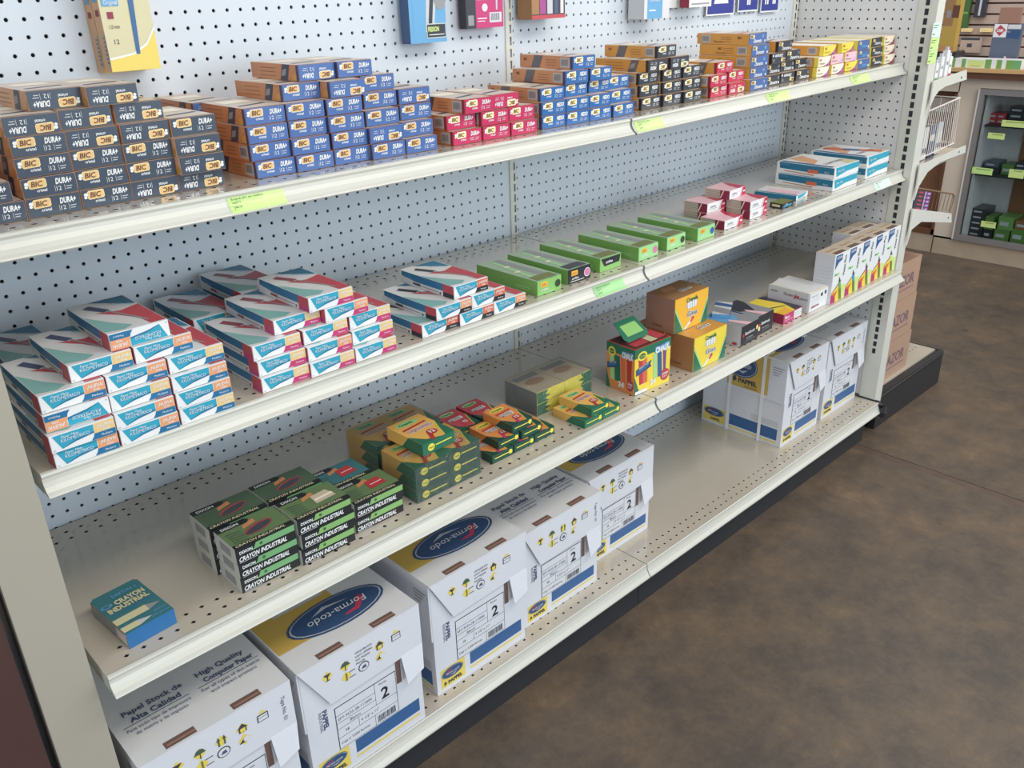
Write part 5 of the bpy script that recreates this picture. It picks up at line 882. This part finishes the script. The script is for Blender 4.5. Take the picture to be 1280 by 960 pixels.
def sign(x0, x1, z0_, kind, lab):
    t = empty('wall_sign', (x0, -.012, z0_)); tag(t, lab, 'sign', 'signs hanging on the pegboard'); w, h = x1-x0, 1.53-z0_; b = MB(); b.box(0, w, 0, .002, 0, h, 'white'); F = Fr((0,0,0),(1,0,0),(0,0,1))
    if kind == 'ring':
        n = 20
        for k in range(n):
            a0, a1 = 2*math.pi*k/n, 2*math.pi*(k+1)/n; R0, R1 = w*.40, w*.46; c = (w*.5, h*.60)
            b.poly(F, [(c[0]+R0*math.cos(a0), c[1]+R0*.75*math.sin(a0)), (c[0]+R1*math.cos(a0), c[1]+R1*.75*math.sin(a0)), (c[0]+R1*math.cos(a1), c[1]+R1*.75*math.sin(a1)), (c[0]+R0*math.cos(a1), c[1]+R0*.75*math.sin(a1))], 'reddark')
    else:
        b.rect(F, w*.03, w*.97, .004, h-.004, 'signblue'); b.rect(F, w*.05, w*.95, .0065, h-.006, 'signblue', .0006)
        if kind == 'dress': b.poly(F, [(w*.24, .030), (w*.76, .030), (w*.62, .085), (w*.60, .10), (w*.40, .10), (w*.38, .085)], 'white', .0009); b.ell(F, w*.5, .060, .010, .010, 'signblue', .0012, 8)
        elif kind == 'man': b.rect(F, w*.42, w*.49, .018, .10, 'white', .0009); b.rect(F, w*.52, w*.59, .018, .10, 'white', .0009)
        else:
            for dx in (.20, .32): b.rect(F, w*dx, w*(dx+.07), .022, .070, 'white', .0009)
            b.poly(F, [(w*.16, .060), (w*.44, .060), (w*.36, .12), (w*.24, .12)], 'white', .0010)
            for dx in (.62, .72): b.rect(F, w*dx, w*(dx+.08), .022, .12, 'white', .0009)
    link('sign_board', b.mesh(), t)
sign(.552, .742, 1.386, 'ring', 'white sign with a dark red prohibition ring'); sign(.757, .893, 1.359, 'dress', 'blue sign with white figure in a wide dress, left of three'); sign(.912, 1.017, 1.363, 'man', 'blue sign with white standing figure legs, middle of three'); sign(1.033, 1.131, 1.357, 'both', 'blue restroom sign with white man and woman, right of three')
# ------------------------------------------------------------ end cap goods
b = MB(); F = Fr((1.252, -.4338, 1.211), (1,0,0), (0,0,1))
for k, (z0_, z1_, m_) in enumerate(((0, .034, 'tag'), (.036, .070, 'tag'), (.072, .110, 'tagpale'))):
    q = MB(); q.slab(F, [(.002, z0_), (.058, z0_), (.058, z1_), (.002, z1_)], .0005, m_); G_ = Fr((1.252, -.4343, 1.211), (1,0,0), (0,0,1)); q.rect(G_, .006, .040, z1_-.008, z1_-.006, 'tagink'); q.rect(G_, .006, .03, z1_-.014, z1_-.012, 'tagink'); q.rect(G_, .006, .02, z0_+.006, z0_+.009, 'tagink')
    o = link('price_label', q.mesh(), E, (-1.2684, 0, 0)); o['label'] = 'small green paper price label'
for k, (x, y, hh_, c, lab) in enumerate(((1.335, -.425, .052, 'cgreen2', 'short white tube with green foot on the upper end cap shelf'), (1.368, -.425, .066, 'lightgrey', 'white tube with grey band, second on the upper end cap shelf'), (1.402, -.425, .080, 'white', 'tallest white tube on the upper end cap shelf'), (1.428, -.425, .060, 'kred', 'white tube with red band on the upper end cap shelf'))):
    b = MB(); F = Fr((0,0,0),(1,0,0),(0,0,1)); b.box(0, .020, 0, .014, 0, hh_, 'white'); b.rect(F, .001, .019, .001, .012, c); b.rect(F, .004, .016, hh_*.5, hh_*.62, 'grey'); b.box(.005, .015, .003, .011, hh_, hh_+.010, 'lightgrey')
    tag(link('glue_tube', b.mesh(), None, (x, y-.004, 1.1525+(x-1.297)*.054)), lab, 'tube', 'small tubes on the upper end cap shelf')
for k in range(4):
    x = 1.345+k*.052; b = MB(); b.box(0, .040, 0, .10, 0, .10, 'maroon' if k % 2 else 'charcoal', front=('kred', 'white', 'poval', 'papergrey')[k]); F = Fr((0,0,0),(1,0,0),(0,0,1)); b.rect(F, .004, .036, .05, .07, 'white'); b.rect(F, .004, .036, .02, .035, 'inkblue')
    tag(link('bottle_box', b.mesh(), None, (x, -.400, .9095+(x-1.297)*.037)), 'small packet inside the wire basket, %s from left' % nth(k), 'packet', 'packets in the wire basket')
tl = math.atan2(.769-.7099, 1.6237-1.37)
for k in range(5):
    b = MB(); F = Fr((0,0,0),(1,0,0),(0,0,1)); b.box(0, .125, 0, .12, 0, .0118, 'ink', right='violet'); b.rect(F, .080, .124, .0004, .0114, 'violet'); b.rect(F, .072, .082, .0004, .0114, 'lilac', .0006); b.rect(F, .024, .058, .004, .009, 'kred', .0006); b.poly(F, [(.092,.003),(.112,.003),(.118,.009),(.100,.009)], 'lilac', .0008)
    tag(link('toothpaste_box', b.mesh(), None, (1.330+k*.0025, -.428, .7745+k*.0122), (0, tl, 0)), 'black and purple slim box behind wire rail, %s' % ('bottom one', 'second up', 'third up', 'fourth up', 'topmost')[k], 'box', 'black and purple boxes behind the wire rail')
# ------------------------------------------------------------ shop counter and display case in the background
t = empty('shop_counter_top', (3.53, 0, 0)); tag(t, 'wooden shop counter top with dark edge above the display case', 'counter'); link('worktop', MB().box(0, .62, -1.6, 1.6, .975, .994, 'counter').mesh(), t); link('edge_board', MB().box(.01, .04, -1.6, 1.6, .943, .9748, 'wooddark').mesh(), t)
t = empty('display_case', (XW, 0, 0)); tag(t, 'glass-fronted display case with aluminium frame under the counter', 'display case')
fb = MB(); 
fb.box(-.02, .01, .192, .2215, .099, .893, 'alu').box(-.022, -.018, .215, .2225, .099, .893, 'alulight').box(-.02, .01, -1.5, .192, .865, .893, 'alu').box(-.02, .01, -1.5, .192, .099, .128, 'alu'); link('frame', fb.mesh(), t)
link('back_board', MB().box(.235, .245, -1.5, .045, .10, .88, 'wood').mesh(), t); link('back_panel', MB().box(.24, .25, .045, .19, .10, .88, 'panelwhite').mesh(), t); link('side_board', MB().box(.02, .24, .175, .190, .10, .88, 'panelwhite').mesh(), t)
link('wooden_shelf', MB().box(.215, .234, -1.5, .04, .62, .635, 'orange').box(.215, .234, -1.5, .04, .16, .20, 'wood').mesh(), t)
for z_ in (.706, .452): link('glass_shelf', MB().box(.012, .232, -1.5, .174, z_, z_+.008, 'kick').mesh(), t)
link('bottom_board', MB().box(.012, .232, -1.5, .174, .100, .108, 'wooddark').mesh(), t)
link('glass_pane', MB().add([(-.004, .192, .128), (-.004, -1.5, .128), (-.004, -1.5, .865), (-.004, .192, .865)], [(0,1,2,3)], 'glass').mesh(), t)
for y0_, y1_, z0_, z1_, m_ in ((-.10, .085, .716, .748, 'lime'), (.058, .140, .650, .680, 'lime'), (.083, .186, .464, .498, 'tag'), (-.07, .003, .465, .508, 'lime'), (.014, .089, .190, .222, 'lime')):
    q = MB(); q.box(-.010, -.0085, y0_, y1_, z0_, z1_, m_); q.box(-.0108, -.0100, y0_+.01, y1_-.02, z1_-.009, z1_-.006, 'olive'); o = link('price_label', q.mesh(), t); o['label'] = 'lime green price label'
def crate(nm, x, y, z, sx, sy, sz, m_, m2, lab, grp, cat='box', tw=None):
    b = MB(); b.box(0, sx, 0, sy, 0, sz, m_, left=m2); F = Fr((0, sy, 0), (0,-1,0), (0,0,1)); b.rect(F, sy*.12, sy*.7, sz*.3, sz*.6, tw or 'lightgrey')
    tag(link(nm, b.mesh(), None, (x, y, z)), lab, cat, grp)
for k in range(2):
    for j in range(2): crate('small_box', 3.66, .100+.040*j, .7145+.0255*k, .10, .038, .025, 'offred', 'offred', 'little red box in display case, %s %s' % (('lower', 'upper')[k], ('right', 'left')[j]), 'red boxes in the display case')
for k in range(3): crate('small_box', 3.66, .006, .7145+.030*k, .10, .080, .029, 'charcoal', 'charcoal', 'black box in display case upper shelf, %s' % ('bottom', 'middle', 'top')[k], 'black boxes in the display case')
for k, (y, z, sy, sz, m_) in enumerate(((.080, .4605, .088, .030, 'charcoal'), (.088, .491, .070, .026, 'slate'), (.010, .4605, .060, .05, 'packgreen'), (-.06, .4605, .062, .038, 'slate'), (-.05, .499, .055, .03, 'charcoal'), (-.14, .4605, .07, .05, 'black'))):
    crate('small_box', 3.66, y, z, .12, sy, sz, m_, m_, 'dark or green packet on the middle case shelf, %s' % ('far left bottom', 'far left top', 'green, centre', 'right of the green one', 'grey one stacked right', 'last toward right')[k], 'packets on the middle case shelf')
for k in range(5): crate('small_box', 3.66, .103, .1085+.031*k, .14, .070, .030, 'charcoal', 'charcoal', 'dark box in left stack at case bottom, %s' % ('lowest', 'second up', 'third up', 'fourth up', 'topmost')[k], 'dark boxes at the case bottom')
for k, (y, z, sy, sz, m_, rz) in enumerate(((.050, .1085, .045, .05, 'black', 0), (-.035, .1085, .075, .06, 'packgreen', .15), (-.045, .170, .075, .07, 'green', .25), (-.12, .1085, .075, .075, 'packgreen', 0), (-.125, .185, .07, .045, 'wood', 0), (.055, .160, .042, .07, 'packgreen', 0))):
    crate('small_box', 3.655, y, z, .13, sy, sz, m_, m_, '%s on the case floor' % ('black box left of centre', 'green bag, lower centre', 'bright green box leaning on centre pile', 'green box at right, lower', 'tan brown box lying at right', 'green packet behind the black box')[k], 'goods on the case floor')
t = empty('side_cupboard', (XW, .33, 0)); tag(t, 'brown wooden cupboard opening left of the display case', 'cupboard'); link('frame', MB().box(-.005, .02, 0, .015, .10, .86, 'wooddark').box(-.005, .02, 0, .6, .10, .13, 'wooddark').mesh(), t); link('back_board', MB().box(.10, .12, 0, .6, .10, .86, 'wood').mesh(), t); link('shelf_board', MB().box(.005, .10, .015, .6, .60, .615, 'counter').mesh(), t); link('upper_board', MB().box(.03, .05, .015, .6, .76, .83, 'slat').mesh(), t); link('lower_board', MB().box(.05, .06, .015, .6, .13, .175, 'wooddark').mesh(), t)
# on and behind the counter
b = MB(); b.box(0, .10, -.34, 0, 0, .042, 'white'); F = Fr((0, 0, 0), (0,-1,0), (0,0,1)); 
for a0, a1, c in ((.0, .022, 'green'), (.055, .075, 'green'), (.17, .20, 'green'), (.225, .25, 'green'), (.27, .30, 'green'), (.30, .34, 'cgreen2')): b.rect(F, a0, a1, 0, .042, c)
b.rect(F, .085, .165, .004, .036, 'lime', .0006); b.rect(F, .10, .15, .008, .010, 'olive', .0009)
tag(link('candy_box', b.mesh(), None, (3.56, .385, .9945)), 'green and white striped flat box on the counter edge', 'box')
t = empty('repellent_card', (3.69, .18, .9945)); tag(t, 'tall grey display card with red and white diamond emblem on counter', 'display card')
b = MB(); b.box(0, .03, -.135, 0, .045, .235, 'slate'); F = Fr((0, 0, .045), (0,-1,0), (0,0,1)); b.rect(F, .002, .065, .125, .188, 'white'); b.poly(F, [(.030, .184), (.060, .160), (.034, .130), (.008, .156)], 'offred', .0008); b.text(F, 'Off!', .016, .150, .014, 'white', l=.0012, bold=.05, maxw=.038, shear=.2); b.rect(F, .068, .130, .165, .186, 'papergrey', .0006); b.rect(F, .068, .130, .120, .160, 'poval', .0005); b.text(F, 'FAMILY', .050, .148, .008, 'flesh', l=.0010, maxw=.05); b.poly(F, [(.060, .014), (.120, .010), (.100, .030), (.070, .026)], 'kred', .0008); b.rect(F, .075, .085, .020, .034, 'white', .0010)
link('card', b.mesh(), t, (0, .07, -.03)); q = MB(); q.box(0, .028, -.10, 0, .23, .31, 'kraftdark'); link('card_top', q.mesh(), t, (0, .055, -.03)); link('stand', MB().box(.0, .05, -.12, 0, 0, .018, 'charcoal').mesh(), t, (0, .065, 0))
b = MB(); b.box(0, .05, -.075, 0, .035, .30, 'mustard'); F = Fr((0, 0, 0), (0,-1,0), (0,0,1)); b.rect(F, .0, .05, .16, .30, 'brown'); b.rect(F, .012, .035, .20, .235, 'grey', .0006); b.rect(F, .04, .075, .20, .26, 'wooddark', .0006); b.rect(F, 0, .075, .035, .06, 'orange', .0005)
t = tag(link('snack_bag', b.mesh(), None, (3.60, .475, 1.030)), 'tall mustard yellow bag with brown top standing in a black tray', 'bag')
tag(link('tray', MB().box(3.58, 3.70, .375, .480, .9945, 1.0640, 'black').mesh()), 'black tray on the counter holding the yellow bag', 'tray')
def hung(nm, y0_, y1_, z0_, z1_, m_, lab, cat, pics=()):
    b = MB(); b.box(0, .03, y0_, y1_, z0_, z1_, m_); F = Fr((0, y1_, z0_), (0,-1,0), (0,0,1)); w = y1_-y0_; h = z1_-z0_
    for a0, a1, c0, c1, c in pics: b.rect(F, w*a0, w*a1, h*c0, h*c1, c)
    t = tag(link(nm, b.mesh(), None, (4.185, 0, 0)), lab, cat)
hung('green_bag', .572, .626, 1.150, 1.40, 'greenbag', 'long dark green bag hanging on the slatted wall', 'bag', ((.1, .9, .3, .34, 'green'),)); hung('black_pouch', .486, .545, 1.206, 1.40, 'charcoal', 'black pouch with grey stripe hanging on the slatted wall', 'pouch', ((.4, .6, .05, .9, 'lightgrey'),))
hung('blister_card', .480, .590, 1.018, 1.100, 'slat', 'pale blister card hanging low on the slatted wall', 'card', ((.0, .95, .82, .98, 'ink'), (.35, .6, .35, .6, 'ink'), (.1, .25, .1, .2, 'brown')))
hung('price_ticket', .543, .598, 1.130, 1.148, 'logopale', 'cream price ticket on the slatted wall, left one', 'ticket', ((.1, .9, .4, .5, 'brown'),)); hung('price_ticket', .436, .495, 1.130, 1.149, 'logopale', 'cream price ticket on the slatted wall, right one', 'ticket', ((.1, .9, .4, .5, 'brown'),))
